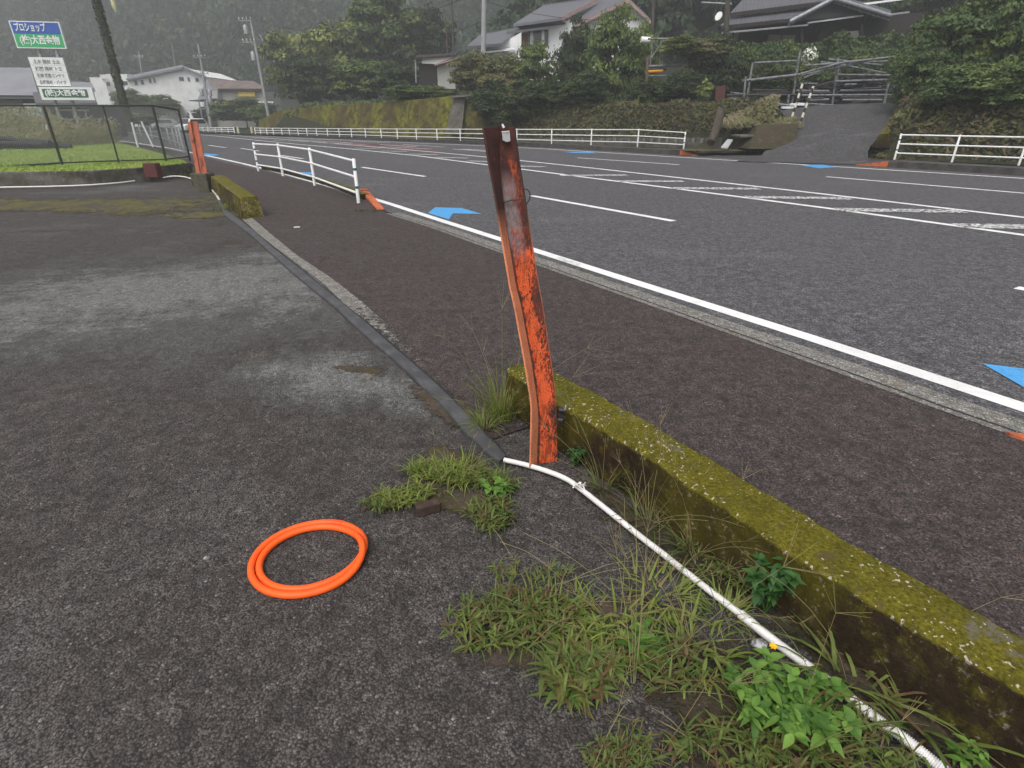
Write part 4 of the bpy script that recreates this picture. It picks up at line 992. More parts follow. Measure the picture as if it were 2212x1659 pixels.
low_weed(800, 458, 60, .3, .16, 'dry brown weeds around the orange kerb end', m='leaf_bank', lmin=.03, lmax=.07)

# ================================================================ GUARD RAILS
def railing(name, bases, heights, label, fr=(.95, .60, .24), rp=.03, rr_=.022, m='white_metal', bands=(), group=None, extra=None):
    t_ = thing(name, bases[0], label, 'guard rail', group)
    for i, (b, h) in enumerate(zip(bases, heights)):
        mb = MB(); mb.tube([b + Vector((0, 0, -.02)), b + Vector((0, 0, h * .985)), b + Vector((0, 0, h))], [rp, rp, rp * .7], 10); p = mb.obj('post', m, t_)
        if i in bands:
            for q in (.34, .74):
                mb = MB(); mb.tube([b + Vector((0, 0, h * q)), b + Vector((0, 0, h * q + .045 * h / .8))], rp + .003, 10); mb.obj('reflective_band', 'green_band', p)
    for f in fr:
        mb = MB(); mb.tube([b + Vector((0, -.012, h * f)) for b, h in zip(bases, heights)], rr_, 8); mb.obj('rail', m, t_)
    return t_
nb = [A(*p) for p in zc(600, 450, 2.212, [(1797, 778), (1415, 625), (1138, 540), (925, 500)])]
nh = [ZR(y, b.y) for b, y in zip(nb, (342.4, 318.8, 310, 307.6))]
railing('guard_rail', nb, nh, 'short white pipe guard rail with green bands beside the near sidewalk', bands=(0, 3), rp=.034, rr_=.024)
zr = .2
fx = [1476.5, 1376.8, 1276.6, 1191.3, 1116.5, 1053, 994.5, 944.5, 900, 859, 824, 790.3, 760, 733.6, 708.4, 685, 664, 645, 626, 609.6, 591.3, 577.4, 563.5, 552]
def fy(x): return inter(x, [552, 610, 708, 790, 900, 994, 1116, 1276, 1376, 1476], [289.7, 290.5, 294, 296.6, 301, 303.8, 308.5, 313.5, 316.3, 321.4])
def ft(x): return inter(x, [552, 820, 1376, 1476], [276, 277.6, 278.2, 284.7])
fb = [A(x, fy(x), zr) for x in fx]; fh = [ZR(ft(x), b.y) - zr for x, b in zip(fx, fb)]
fh = [inter(b.y, [27, 60], [.86, .68]) if False else h for b, h in zip(fb, fh)]
railing('guard_rail', fb, fh, 'long white guard rail across the road in front of the mossy retaining wall', bands=(0,), rp=.035, rr_=.024)
rb = [A(1932, 343.8, .2), A(2056, 349.5, .2)]; dd = rb[1] - rb[0]
rb += [rb[1] + dd * k + Vector((.05 * k * k, 0, 0)) for k in (1, 2, 3, 4)]
rh = [ZR(288.5, rb[0].y) - .2] * 6; rh = [.80] * 6
railing('guard_rail', rb, [ZR(288.5, rb[0].y) - .2, ZR(291, rb[1].y) - .2] + [ZR(291, rb[1].y) - .2] * 4, 'white guard rail on the raised kerb right of the driveway', bands=(0,), rp=.035, rr_=.026)
lb = [A(x, y, .12) for x, y in ((507, 287.5), (494, 287), (480, 286.3), (466, 285.8), (450, 285.2), (440, 284.7), (428, 284.2))]
railing('guard_rail', lb, [ZR(275.5, b.y) - .12 for b in lb], 'short distant white guard rail left of the side street opening', rp=.05, rr_=.04)
lb = [A(x, y, .05) for x, y in ((398, 328), (390, 322), (381, 316), (368, 311), (352, 305), (330, 299), (305, 294), (275, 290))]
railing('guard_rail', lb, [ZR(272, lb[0].y) - .05] + [ZR(273, b.y) - .05 for b in lb[1:]], 'grey white guard rail seen end on behind the wire fence', m='grey_metal', rp=.06, rr_=.03)
for x, lab in ((516, 'yellow topped bollard at the left side of the street opening'), (545.5, 'yellow bollard where the long far guard rail begins')):
    b = A(x, 290, .0); mb = MB(); mb.tube([b, b + Vector((0, 0, ZR(274, b.y)))], .13, 10); tag(mb.obj('bollard', 'cream_metal'), lab, 'bollard', 'yellow bollards at the street opening')
for x0, y0, x1, y1, Yq, lab in ((301, 329, 284.5, 264, 0, 'slanting white marker post in the grass behind the wire fence'), (331, 318, 305, 262, 0, 'thin white marker post near the road behind the wire fence')):
    b = A(x0, y0, 0); mb = MB(); mb.tube([b, D(x1, y1, b.y)], .05, 8); tag(mb.obj('marker_post', 'white_metal'), lab, 'post')
b = A(107, 318, .3); mb = MB(); mb.tube([b, D(99.5, 263, b.y)], .045, 8); tag(mb.obj('marker_post', 'white_metal'), 'white stake standing in the lawn below the shop signs', 'post')

# kerbs: far kerb with opening, orange ends, near kerb by the rail
def kerb(name, P, h, wdt, m, lab=None, z0=-.01, n=40):
    P = resample(P, n); Q = offset(P, wdt); mb = MB(); a, b, c, d = lift(P, z0), lift(P, h), lift(Q, h), lift(Q, z0)
    mb.strip(a, b); mb.strip(b, c); mb.strip(c, d); mb.poly([a[0], b[0], c[0], d[0]]); mb.poly([a[-1], d[-1], c[-1], b[-1]])
    return struct(mb.obj(name, m))
def sub(P, x0, x1): return [p for p in P if x0 <= p[0] <= x1]
farseg1 = [A(x, inter(x, [p[0] for p in FAR], [p[1] for p in FAR])) for x in np.linspace(548, 1468, 40)]
farseg2 = [A(x, inter(x, [p[0] for p in FAR], [p[1] for p in FAR])) for x in np.linspace(1916, 2900, 30)]
farseg0 = [A(x, inter(x, [p[0] for p in FAR], [p[1] for p in FAR])) for x in np.linspace(425, 508, 10)]
kerb('kerb', farseg1, .2, 1.0, 'dark_kerb'); kerb('kerb', farseg2, .2, 1.0, 'dark_kerb'); kerb('kerb', farseg0, .12, .8, 'dark_kerb')
for a, b, lab in ((farseg1[-1], A(1502, 337), 'orange painted sloping kerb end left of the driveway'), (farseg2[0], A(1848, 357), 'orange painted sloping kerb end right of the driveway')):
    dv = Vector((b.x - a.x, b.y - a.y, 0)).normalized(); nv = Vector((dv.y, -dv.x, 0)) if (dv.y * .8 + -dv.x * .6) > 0 else Vector((-dv.y, dv.x, 0))
    if nv.y < 0: nv = -nv
    mb = MB(); mb.slab([a - nv * .003 + Vector((0, 0, .002)), b + Vector((0, 0, .002)), b + Vector((0, 0, .02)), a - nv * .003 + Vector((0, 0, .205))], nv * .35)
    tag(mb.obj('kerb_end', 'orange_kerb'), lab, 'kerb end', 'orange painted kerb ends')
nk = [A(x, y) for x, y in zc(600, 450, 2.212, [(950, 478), (1180, 525), (1400, 585), (1640, 665), (1830, 745)])]
kerb('kerb', [p for p in nk], .11, .16, 'moss')
mb = MB(); a = A(787, 424); b = A(826, 456); dv = (b - a).normalized(); nv = Vector((-dv.y, dv.x, 0))
mb.slab([a + nv * .10 + Vector((0, 0, .015)), b + nv * .05 + Vector((0, 0, .015)), b + nv * .05 + Vector((0, 0, .04)), a + nv * .1 + Vector((0, 0, .12))], nv * -.14)
mb.box((a.x, a.y, .12), (.17, .15, .07), .8)
tag(mb.obj('kerb_end', 'orange_kerb', bevel=.015), 'chipped orange kerb end beside the near guard rail', 'kerb end', 'orange painted kerb ends')
mb = MB(); a = A(2180, 948); b = A(2300, 985); mb.slab([a, b, b + Vector((.1, .12, 0)), a + Vector((0, .03, 0))], (0, 0, .03)); tag(mb.obj('kerb_end', 'orange_kerb'), 'low orange kerb end just showing at the right edge of the photo', 'kerb end', 'orange painted kerb ends')

# ================================================================ TERRAIN BEYOND THE ROAD
CS_ = [9.1, 18.6, 29.3, 45, 60.5, 140, 200, 300, 420]; CC_ = [24.35, 24.5, 22.35, 19.4, 15.1, -4, -52, -128, -215]
def sn(X, Y):
    s = -.6 * X + .8 * Y; return s, .8 * X + .6 * Y - np.interp(s, CS_, CC_)
def terr(X, Y):
    s, n = sn(X, Y)
    k = np.clip((s - 62) / 40, 0, 1); on = 42 * k                      # the slope starts further back on the left
    m_ = n - on
    z = np.interp(m_, [0, 1.9, 2.0, 4.2, 13, 17, 30, 60, 150, 330], [.15, .15, .25, 2.15, 2.5, 4.3, 5.6, 20, 74, 150])
    z = np.where((k > 0) & (m_ < 2), .1, z)
    # driveway cut
    lx = np.interp(Y, [22, 24, 28, 33, 40], [7.6, 9.0, 11.9, 14.2, 14.2]); rx = np.interp(Y, [21, 24, 28, 33, 40], [12.8, 14.5, 17.8, 22.6, 28])
    inside = (X > lx) & (X < rx) & (n < 13)
    z = np.where(inside, np.minimum(z, np.interp(n, [0, 1, 7.2, 14], [-.3, -.15, 1.6, 2.0])), z)
    z = np.where((X > 5.0) & (X < 15.5) & (n < 2.6) & (s < 20.5) & (s > 6.5), -.05, z)
    pad = (X > 8) & (X < 27) & (n > 6.5) & (n < 13.6)
    z = np.where(pad, np.minimum(z, 2.0), z)
    return z
nS, nN = 260, 150
S = np.concatenate([np.linspace(-60, 0, 30), np.linspace(.5, 70, 150), np.linspace(71, 430, 100)])
Nn = np.concatenate([np.linspace(1.0, 6, 22), np.linspace(6.5, 32, 44), np.linspace(34, 330, 60)])
SS, NN = np.meshgrid(S, Nn, indexing='ij'); cc = np.interp(SS, CS_, CC_); q = NN + cc
XX = -.6 * SS + .8 * q; YY = .8 * SS + .6 * q
ZZ = terr(XX, YY); ZZ = ZZ + rng.normal(0, .04, ZZ.shape) * np.clip(NN / 10, 0, 3)
idx = np.arange(XX.size).reshape(XX.shape)
F = np.stack([idx[:-1, :-1], idx[1:, :-1], idx[1:, 1:], idx[:-1, 1:]], -1).reshape(-1, 4)
V = np.stack([XX, YY, ZZ], -1).reshape(-1, 3)
me = np_mesh('hillside', V, F, 'bank_soil'); me.polygons.foreach_set('use_smooth', [True] * len(me.polygons))
struct(link('hillside', me))
# driveway sheet
dl = [A(1615, 347), A(1640, 330), D(1690, 300, 28.5), D(1705, 262, 31), D(1687, 237, 33.5)]
dm_ = MB()
DL = [(8.8, 23.6), (10.1, 25.2), (12.3, 28.4), (14.0, 31.5), (14.6, 34.5), (13, 38)]; DR = [(13.0, 21.6), (14.3, 24.2), (17.2, 27.6), (20.2, 31.0), (23.0, 33.5), (27, 37)]
Lp = resample([Vector((x, y, 0)) for x, y in DL], 40); Rp = resample([Vector((x, y, 0)) for x, y in DR], 40)
def dz(p):
    s_, n_ = sn(p.x, p.y); return inter(n_, [-.4, .3, 7.2, 9, 14], [.025, .06, 2.02, 2.2, 2.35])
vs = []
for a, b in zip(Lp, Rp):
    for q in range(13):
        p = a.lerp(b, q / 12); p.z = dz(p); vs.append(p)
dm_.add(vs, [(i * 13 + q, i * 13 + q + 1, (i + 1) * 13 + q + 1, (i + 1) * 13 + q) for i in range(39) for q in range(12)]); struct(dm_.obj('driveway', 'drive'))
mb = MB(); mb.poly([(13.2, 33.6, 2.13), (15, 33.2, 2.13), (28, 37.5, 2.4), (28, 42, 2.5), (8, 42.5, 2.5), (8.5, 37.5, 2.35)]); struct(mb.obj('yard_pad', 'drive'))
fa = MB(); P0 = [A(x, inter(x, [p[0] for p in FAR], [p[1] for p in FAR])) for x in (1468, 1560, 1700, 1850, 1916)]
fa.strip([p + Vector((0, 0, .006)) for p in P0], [Vector((p.x + 2.7, p.y + 3.3, .055)) for p in P0]); struct(fa.obj('driveway_apron', 'drive'))

# mossy retaining wall
def rwall():
    xs = np.linspace(560, 1105, 60); mb = MB(); T, B, K = [], [], []
    for x in xs:
        Yb = inter(x, [552, 609, 708, 790, 900, 994, 1116], [64, 60.5, 54.5, 50.8, 46, 43.2, 39.6])
        yt = inter(x, [545, 600, 693, 820, 874, 970, 1047, 1110], [268, 240, 228, 222, 217, 208, 199, 196])
        b = D(x, 292, Yb); t_ = D(x, yt, Yb + .9); B.append(Vector((b.x, Yb, .1))); T.append(t_); K.append(t_ + Vector((.3, .8, .0)))
    mb.strip(B, T); mb.strip(T, K); mb.strip(K, [p + Vector((0, 0, -4)) for p in K]); return mb
tag(rwall().obj('retaining_wall', 'retain'), 'long sloping stone retaining wall covered in yellow green moss across the road', 'retaining wall')
mb = MB(); mb.slab([D(981, 209, 43.8), D(1005, 207, 43.4), D(997, 290, 42.6), D(961, 290, 43.2)], (.05, .25, 0)); tag(mb.obj('drain_chute', 'old_concrete'), 'grey concrete drain chute running down the mossy retaining wall', 'drain')
mb = MB(); mb.slab([D(970, 207, 43.4), D(1025, 204, 42.6), D(1027, 208, 42.6), D(972, 211, 43.4)], (.05, .5, 0)); tag(mb.obj('chute_cap', 'concrete'), 'pale slab on top of the drain chute', 'slab')
# low dark wall and concrete stubs behind the rail
lw = MB(); xs = np.linspace(1110, 1560, 20); P = []
for x in xs:
    Yb = inter(x, [1110, 1276, 1476, 1560], [38.2, 35.2, 31, 29.4]); P.append(D(x, 300, Yb))
mb = MB(); T = [Vector((p.x, p.y, ZR(298, p.y))) for p in P]; mb.strip(lift(P, .1), T); mb.strip(T, [t_ + Vector((.2, .3, 0)) for t_ in T]); tag(mb.obj('low_stone_wall', 'old_concrete'), 'low dark stone footing at the foot of the brown bank', 'wall')
stub = MB(); stub.box((0, 0, .09), (.16, .14, .2)); me_s = None
xs_ = [1272, 1296, 1372, 1397, 1424, 1450, 1477, 1503, 1530, 1557, 1588, 1613, 1643, 1672]
k = 0
ORD = ['first', 'second', 'third', 'fourth', 'fifth', 'sixth', 'seventh', 'eighth', 'ninth', 'tenth', 'eleventh', 'twelfth', 'thirteenth', 'fourteenth', 'fifteenth']
for sk, x in enumerate([(2200 + v / 2.765) / 1.8228 for v in (200, 265, 475, 545, 615, 690, 770, 935, 1015, 1100, 1185, 1280, 1375, 1470, 1565)]):
    Yb = inter(x, [1110, 1276, 1476, 1560], [37.4, 34.4, 30.4, 28.8]); p = D(x, 303, Yb)
    if me_s is None:
        o = stub.obj('concrete_stub', 'concrete'); me_s = o.data
    else: o = link('concrete_stub', me_s)
    o.location = (p.x, Yb, ZR(304, Yb) - .08); o.rotation_euler.z = .9
    tag(o, 'small pale concrete stub behind the far guard rail, %s from the left in its row' % ORD[sk], 'concrete stub', 'row of concrete stubs at the foot of the bank')

# ground cover on the bank (ivy, dry creepers): one mass
def scatter_cover(name, n, f_s, f_n, size, m, lab, cond=None, seed=3, up=.5, lift_=(0, .25)):
    rs = np.random.default_rng(seed); s = rs.uniform(*f_s, n); q = rs.uniform(*f_n, n); c = np.interp(s, CS_, CC_)
    X = -.6 * s + .8 * (q + c); Y = .8 * s + .6 * (q + c)
    if cond is not None: k_ = cond(X, Y, s, q); X, Y, s, q = X[k_], Y[k_], s[k_], q[k_]
    Z = terr(X, Y) + rs.uniform(*lift_, len(X)) * (.4 + .8 * (np.sin(X * 1.7) * np.cos(Y * 1.3) > 0))
    C = np.stack([X, Y, Z], 1); Nv = np.tile(np.array([-.45, -.5, .5]), (len(X), 1)) + rs.normal(0, .4, (len(X), 3))
    V, F = cards(C, Nv, size, rs, .5); return tag(link(name, np_mesh(name, V, F, m)), lab, 'ground cover', kind='stuff')
def notdrive(X, Y, s, q):
    lx = np.interp(Y, [22, 24, 28, 33, 40], [9.0, 9.6, 11.9, 13.9, 14]); rx = np.interp(Y, [21, 24, 28, 33, 40], [12.9, 14.3, 17.6, 22.0, 28])
    return ~((X > lx) & (X < rx) & (q < 8)) & ~((X > 8.5) & (X < 24) & (q > 5.5) & (q < 12.5))
scatter_cover('bank_creepers', 26000, (-12, 36), (1.9, 5.6), .11, 'leaf_bank', 'brown and green creepers covering the bank behind the far guard rail', notdrive)
scatter_cover('bank_undergrowth', 26000, (-12, 70), (4.8, 16), .2, 'leaf_dark', 'dark undergrowth on the slope between the houses and trees', notdrive, 5)
scatter_cover('wall_top_plants', 9000, (30, 62), (3.6, 8), .16, 'leaf_mid', 'green undergrowth along the top of the mossy retaining wall', None, 6, lift_=(0, .6))

rs = np.random.default_rng(55); n = 2600; a0, a1 = D(1575, 250, 29.5), D(1722, 262, 29.5); X = rs.uniform(a0.x, a1.x, n); Yq = rs.uniform(28.7, 31.6, n)
Zq = np.maximum(terr(X, Yq), 1.15) + rs.random(n) * .45 * (.6 + .4 * np.sin(X * 3))
V, F = cards(np.stack([X, Yq, Zq], 1), np.tile(np.array([.2, -1, .2]), (n, 1)), .11, rs, .25)
tag(link('verge_grass', np_mesh('verge_grass', V, F, 'tall_weeds')), 'rough grass on top of the brown abutment left of the driveway', 'grass', kind='stuff')
# far forested hill: one mass of crowns
def forest():
    rs = np.random.default_rng(21)
    small = [crown_arrays(40 + i, 15, 16, .115, 'round' if i % 3 else 'cone', core=False) for i in range(6)]
    big = [crown_arrays(60 + i, 40, 42, .05, 'round' if i % 3 else 'cone', core=False) for i in range(5)]
    Vs, Fs = [], []; off = 0; cnt = 0
    while cnt < 2700:
        s = rs.uniform(-40, 420); q = 33 + 130 * rs.random() ** 1.15
        kk = np.clip((s - 62) / 40, 0, 1); q2 = q + 42 * kk - 12 * kk; c = np.interp(s, CS_, CC_); X = -.6 * s + .8 * (q2 + c); Y = .8 * s + .6 * (q2 + c)
        if Y < 60 or abs(X) > Y * 1.12 + 8: continue
        z = float(terr(np.array([X]), np.array([Y]))[0]); dist = math.hypot(X, Y)
        if (z - CH) / Y > .30: continue
        h = rs.uniform(7, 12); wd = rs.uniform(5.5, 9)
        T_ = big if dist < 110 else small
        v, f = T_[rs.integers(len(T_))]; a = rs.uniform(0, 6.28); ca, sa = math.cos(a), math.sin(a)
        vv = v * np.array([wd, wd, h]); vv = np.stack([vv[:, 0] * ca - vv[:, 1] * sa + X, vv[:, 0] * sa + vv[:, 1] * ca + Y, vv[:, 2] + z - 1], 1)
        Vs.append(vv); Fs.append(f + off); off += len(v); cnt += 1
    print('forest quads', sum(len(f) for f in Fs))
    return np_mesh('forest', np.concatenate(Vs), np.concatenate(Fs), 'leaf_forest')
tag(link('forest', forest()), 'dense dark green forest covering the hill behind everything', 'forest', kind='stuff')

# ================================================================ TREES AND SHRUBS
T = [
 ('broadleaf_tree', 655, 58, 250, 62, 84, 'leaf_bright', 'light green tree just right of the tall grey utility pole', 1, 'round'),
 ('broadleaf_tree', 745, 40, 240, 68, 78, 'leaf_bright', 'tree with pale green crown top left of the tallest dark trees above the retaining wall', 2, 'round'),
 ('broadleaf_tree', 845, -18, 190, 78, 80, 'leaf_mid', 'tallest dark green tree reaching the top edge left of the thin grey pole', 3, 'round'),
 ('broadleaf_tree', 930, 10, 160, 60, 84, 'leaf_dark', 'dark tree behind the small shed near the thin grey pole', 4, 'round'),
 ('broadleaf_tree', 690, 110, 250, 58, 70, 'leaf_dark', 'dark rounded tree above the left end of the retaining wall', 5, 'round'),
 ('broadleaf_tree', 790, 128, 240, 66, 62, 'leaf_mid', 'mid green spreading tree right above the mossy retaining wall', 2, 'round'),
 ('broadleaf_tree', 870, 135, 232, 48, 57, 'leaf_dark', 'dark tree just left of the small shed', 5, 'round'),
 ('shrub', 900, 180, 232, 60, 50, 'leaf_mid', 'light green shrub below the small shed on top of the wall', 1, 'round'),
 ('shrub', 945, 185, 222, 42, 48, 'leaf_mid', 'low shrub on the wall in front of the grey shed side', 4, 'round'),
 ('shrub', 1022, 112, 225, 52, 49, 'leaf_olive', 'olive shrub with drooping yellowish twigs in front of the main utility pole', 6, 'round'),
 ('shrub', 1085, 108, 240, 46, 46, 'leaf_olive', 'olive brown shrub between the main pole and the white house', 7, 'round'),
 ('shrub', 1150, 92, 250, 50, 46, 'leaf_mid', 'leafy green shrub below the window of the white house', 8, 'round'),
 ('shrub', 1085, 180, 290, 62, 41, 'leaf_dark', 'dark shrub low behind the top of the rusty post', 9, 'round'),
 ('shrub', 1180, 170, 262, 60, 41, 'leaf_dark', 'dark green shrub at the bank right of the rusty post top', 10, 'round'),
 ('broadleaf_tree', 1238, 38, 262, 42, 47, 'leaf_dark', 'blackish green tree in front of the middle of the white house', 11, 'round'),
 ('conifer', 1316, 14, 262, 58, 43, 'leaf_conifer', 'big upright bright conifer in front of the white gable', 12, 'conif'),
 ('conifer', 1372, 48, 262, 40, 44, 'leaf_conifer', 'narrower conifer hiding the right part of the white gable', 13, 'conif'),
 ('shrub', 1265, 150, 258, 48, 39, 'leaf_dark', 'dark shrub at the foot of the big conifer', 14, 'round'),
 ('shrub', 1400, 165, 250, 42, 38, 'leaf_dark', 'dark shrub round the foot of the slim brown trunk', 9, 'round'),
 ('shrub', 1470, 150, 248, 48, 37, 'leaf_dark', 'dark round shrub below the yellow beam of the steel frame', 10, 'round'),
 ('vine', 1462, 76, 135, 40, 39.6, 'leaf_bright', 'yellow green vine draped on top of the steel frame', 6, 'round'),
 ('vine', 1520, 78, 150, 44, 39.8, 'leaf_olive', 'yellow green creeper on the tree left of the tiled roof', 7, 'round'),
 ('broadleaf_tree', 1535, 60, 245, 50, 40, 'leaf_dark', 'dark small tree between the steel frame and the storage rack', 4, 'round'),
 ('shrub', 1590, 105, 232, 42, 41, 'leaf_mid', 'mid green shrub behind the left end of the storage rack', 8, 'round'),
 ('shrub', 1650, 128, 236, 48, 38.5, 'leaf_dark', 'dark shrub behind the left bay of the storage rack', 5, 'round'),
 ('shrub', 1730, 130, 236, 48, 38.8, 'leaf_mid', 'shrub behind the middle of the storage rack', 9, 'round'),
 ('shrub', 1815, 132, 236, 52, 38.5, 'leaf_dark', 'dark shrub behind the right bay of the storage rack', 10, 'round'),
 ('shrub', 1895, 120, 236, 48, 38.2, 'leaf_mid', 'shrub behind the rack next to the ivy thicket', 11, 'round'),
 ('broadleaf_tree', 1985, -70, 110, 70, 52, 'leaf_dark', 'dark tree right behind the tiled house', 11, 'round'),
 ('broadleaf_tree', 2080, -90, 110, 90, 50, 'leaf_mid', 'tall tree behind the thicket in the upper right corner', 4, 'round'),
 ('shrub', 1740, 60, 110, 30, 49.5, 'leaf_dark', 'garden shrub at the wall of the tiled house', 12, 'round'),
 ('bush', 1960, 95, 262, 52, 27.5, 'leaf_hedge', 'ivy bush at the left foot of the great green thicket', 1, 'round'),
 ('bush', 2010, 5, 262, 88, 28.5, 'leaf_hedge', 'tall ivy covered bush next to the dark tiled house', 2, 'round'),
 ('bush', 2100, -50, 262, 92, 28, 'leaf_mid', 'highest leafy bush of the thicket in the upper right', 3, 'round'),
 ('bush', 2200, -40, 262, 82, 26, 'leaf_hedge', 'leafy bush at the right edge of the photo', 8, 'round'),
 ('bush', 2075, 130, 275, 88, 24.3, 'leaf_hedge', 'dark lower bush above the right guard rail', 10, 'round'),
 ('bush', 2190, 120, 280, 80, 22.8, 'leaf_mid', 'lower bush above the right guard rail at the frame edge', 2, 'round'),
 ('bush', 2330, -60, 280, 110, 25, 'leaf_hedge', 'thicket bush just beyond the right edge of the photo', 5, 'round'),
 ('shrub', 535, 212, 277, 62, 92, 'leaf_mid', 'wide dark green shrub in front of the yellow sign shop', 3, 'round'),
 ('shrub', 580, 228, 285, 34, 82, 'leaf_mid', 'green shrub by the foot of the right one of the two left poles', 4, 'round'),
 ('broadleaf_tree', 405, 168, 262, 46, 118, 'leaf_dark', 'dark tree between the white gabled building and the brown roofed shop', 5, 'round'),
 ('shrub', 345, 200, 264, 44, 108, 'leaf_mid', 'green shrub in front of the white gabled building', 1, 'round'),
 ('shrub', 288, 190, 262, 30, 105, 'leaf_mid', 'loose shrub left of the white gabled building', 2, 'round'),
 ('shrub', 455, 232, 276, 38, 100, 'leaf_dark', 'low dark hedge bush under the shop canopy', 11, 'round'),
 ('shrub', 300, 240, 276, 45, 70, 'leaf_mid', 'bush beyond the wire fence left of the parked car', 9, 'round'),
]
for name, x, yt, yb, hw, Y, m_, lab, seed, shp in T:
    tree(name, x, yt, yb, hw, Y, m_, lab, cat={'broadleaf_tree': 'tree', 'conifer': 'tree'}.get(name, name), seed=seed, shape='cone' if (shp == 'conif' and hw > 30 and False) else 'round', leaf=.022 if Y < 52 else .028, depth=.9)
# clipped hedge below the tiled house
def hedge(x0, x1, yt, yb, Y, m_, lab, n=6000, depth=1.6, seed=4):
    rs = np.random.default_rng(seed); a, b = D(x0, yb, Y), D(x1, yb, Y); zt = ZR(yt, Y); zb = min(a.z, b.z)
    X = rs.uniform(a.x, b.x, n); Zq = zb + (zt - zb) * rs.random(n); top = rs.random(n) < .3
    bump_ = .25 * np.sin(X * 1.9) + .15 * np.sin(X * 4.3)
    Yq = np.where(top, Y + rs.uniform(0, depth, n), Y + rs.uniform(-.1, .25, n) + bump_ * .4); Zq = np.where(top, zt + rs.uniform(-.15, .15, n), Zq) + bump_ * (Zq > zt - .5)
    Nv = np.where(top[:, None], np.array([0, 0, 1.0]), np.array([0, -1.0, .3]))
    V, F = cards(np.stack([X, Yq, Zq], 1), Nv, .13, rs)
    m2_ = MB(); m2_.box(((a.x + b.x) / 2, Y + depth / 2 + .1, (zt + zb) / 2 - .1), (b.x - a.x - .3, depth - .1, zt - zb)); cv = np.array(m2_.v)
    F = np.concatenate([F, np.array(m2_.f) + len(V)]); V = np.concatenate([V, cv])
    return tag(link('hedge', np_mesh('hedge', V, F, m_)), lab, 'hedge')
hedge(1575, 1800, 98, 158, 41.5, 'leaf_hedge', 'long hedge below the dark tiled house left of the white flowers', 7000)
hedge(1790, 1985, 84, 150, 40.5, 'leaf_hedge', 'taller hedge below the dark tiled house at the right', 7000, seed=6)
mb = MB(); # white blossom shrub
wf_ = thing('flowering_shrub', D(1750, 150, 35.8), 'shrub with white blossoms beside the tall rack post', 'shrub'); rs = np.random.default_rng(9)
v = rs.normal(0, 1, (260, 3)); v /= np.linalg.norm(v, axis=1)[:, None]; c = np.array(D(1749, 122, 35.8)); V, F = cards(c + v * np.array([.42, .42, .5]) * rs.uniform(.6, 1, (260, 1)), v, .06, rs, .9)
o = link('blossoms', np_mesh('blossoms', V, F, 'white_flower')); o.parent = wf_; o.matrix_parent_inverse.identity(); o.location = -wf_.location
v = rs.normal(0, 1, (400, 3)); v /= np.linalg.norm(v, axis=1)[:, None]; V, F = cards(c + np.array([0, .1, -.3]) + v * np.array([.42, .42, .8]) * rs.uniform(.4, 1, (400, 1)), v, .07, rs)
o = link('leaves', np_mesh('leaves', V, F, 'leaf_mid')); o.parent = wf_; o.location = -wf_.location
# bright big-leaf plant
rs = np.random.default_rng(12); c = np.array(D(1522, 195, 35)); v = rs.normal(0, 1, (120, 3)); v /= np.linalg.norm(v, axis=1)[:, None]
V, F = cards(c + v * np.array([.42, .3, .6]) * rs.uniform(.5, 1, (120, 1)), v + np.array([0, -.5, .8]), .13, rs, .8)
tag(link('leafy_shrub', np_mesh('leafy_shrub', V, F, 'leaf_bright')), 'small shrub with large pale green leaves beside the rusty panel', 'shrub')

# ================================================================ UTILITY POLES
def pole(x0, y0, x1, y1, Y, r0, r1, label, m='pole_concrete', arms=(), trafo=(), zbase=None, name='utility_pole', group=None):
    """foot at (x0,y0), top at (x1,y1), both at distance Y; arms: (fraction of height, half length, side)"""
    a, b = D(x0, y0, Y), D(x1, y1, Y)
    if zbase is not None: a = Vector((a.x, a.y, zbase))
    t_ = thing(name, a, label, 'utility pole', group); mb = MB(); mb.tube([a, b], [r0, r1], 12); mb.obj('shaft', m, t_)
    for f, hl, side in arms:
        c = a.lerp(b, f); mb = MB(); cx = c.x + side * hl; mb.box((cx, c.y - .12, c.z), (2 * hl, .09, .09)); ar = mb.obj('crossarm', 'grey_metal', t_)
        for k in range(4):
            px = cx - hl + .12 + k * (2 * hl - .24) / 3; mb = MB(); mb.tube([(px, c.y - .12, c.z + .03), (px, c.y - .12, c.z + .12), (px, c.y - .12, c.z + .14), (px, c.y - .12, c.z + .34)], [.03, .03, .10, .07], 8); mb.obj('insulator', 'white_metal', ar)
    for f, dx in trafo:
        c = a.lerp(b, f); mb = MB(); mb.tube([(c.x + dx, c.y - .1, c.z - .5), (c.x + dx, c.y - .1, c.z + .4), (c.x + dx, c.y - .1, c.z + .5)], [.27, .27, .12], 12); mb.obj('transformer', 'grey_metal', t_)
    return t_, a, b
YA = A(457, 277).y * .9
_, pa0, pa1 = pole(457, 276, 428, 96, YA, .22, .13, 'grey utility pole with crossarms in front of the brown roofed shop', arms=((.85, .9, 0), (.66, .9, 0), (.46, 1.0, 0)), trafo=((.44, -.6), (.44, .65), (.36, .5)))
_, pb0, pb1 = pole(585, 278, 541, 41, 78, .21, .13, 'tall grey utility pole standing at the left end of the long far guard rail', arms=((.985, .8, -.8), (.80, .8, -.8)), trafo=((.91, -.75), (.68, -.45)))
pole(607, 160, 560, 74, 100, .12, .09, 'thin leaning pole behind the tall grey utility pole', m='pole_concrete')
_, pc0, pc1 = pole(1043, 190, 1046.5, -40, 50, .21, .17, 'thick pale concrete pole rising past the top edge left of the white house')
pole(1392, 262, 1399.5, 122, 37.5, .10, .08, 'slim brown bare trunk like pole standing among the dark shrubs', m='pale_bark', name='timber_pole')
pole(1406, 130, 1415, -60, 48, .13, .12, 'dark weathered timber pole right of the white gable', m='pole_dark')
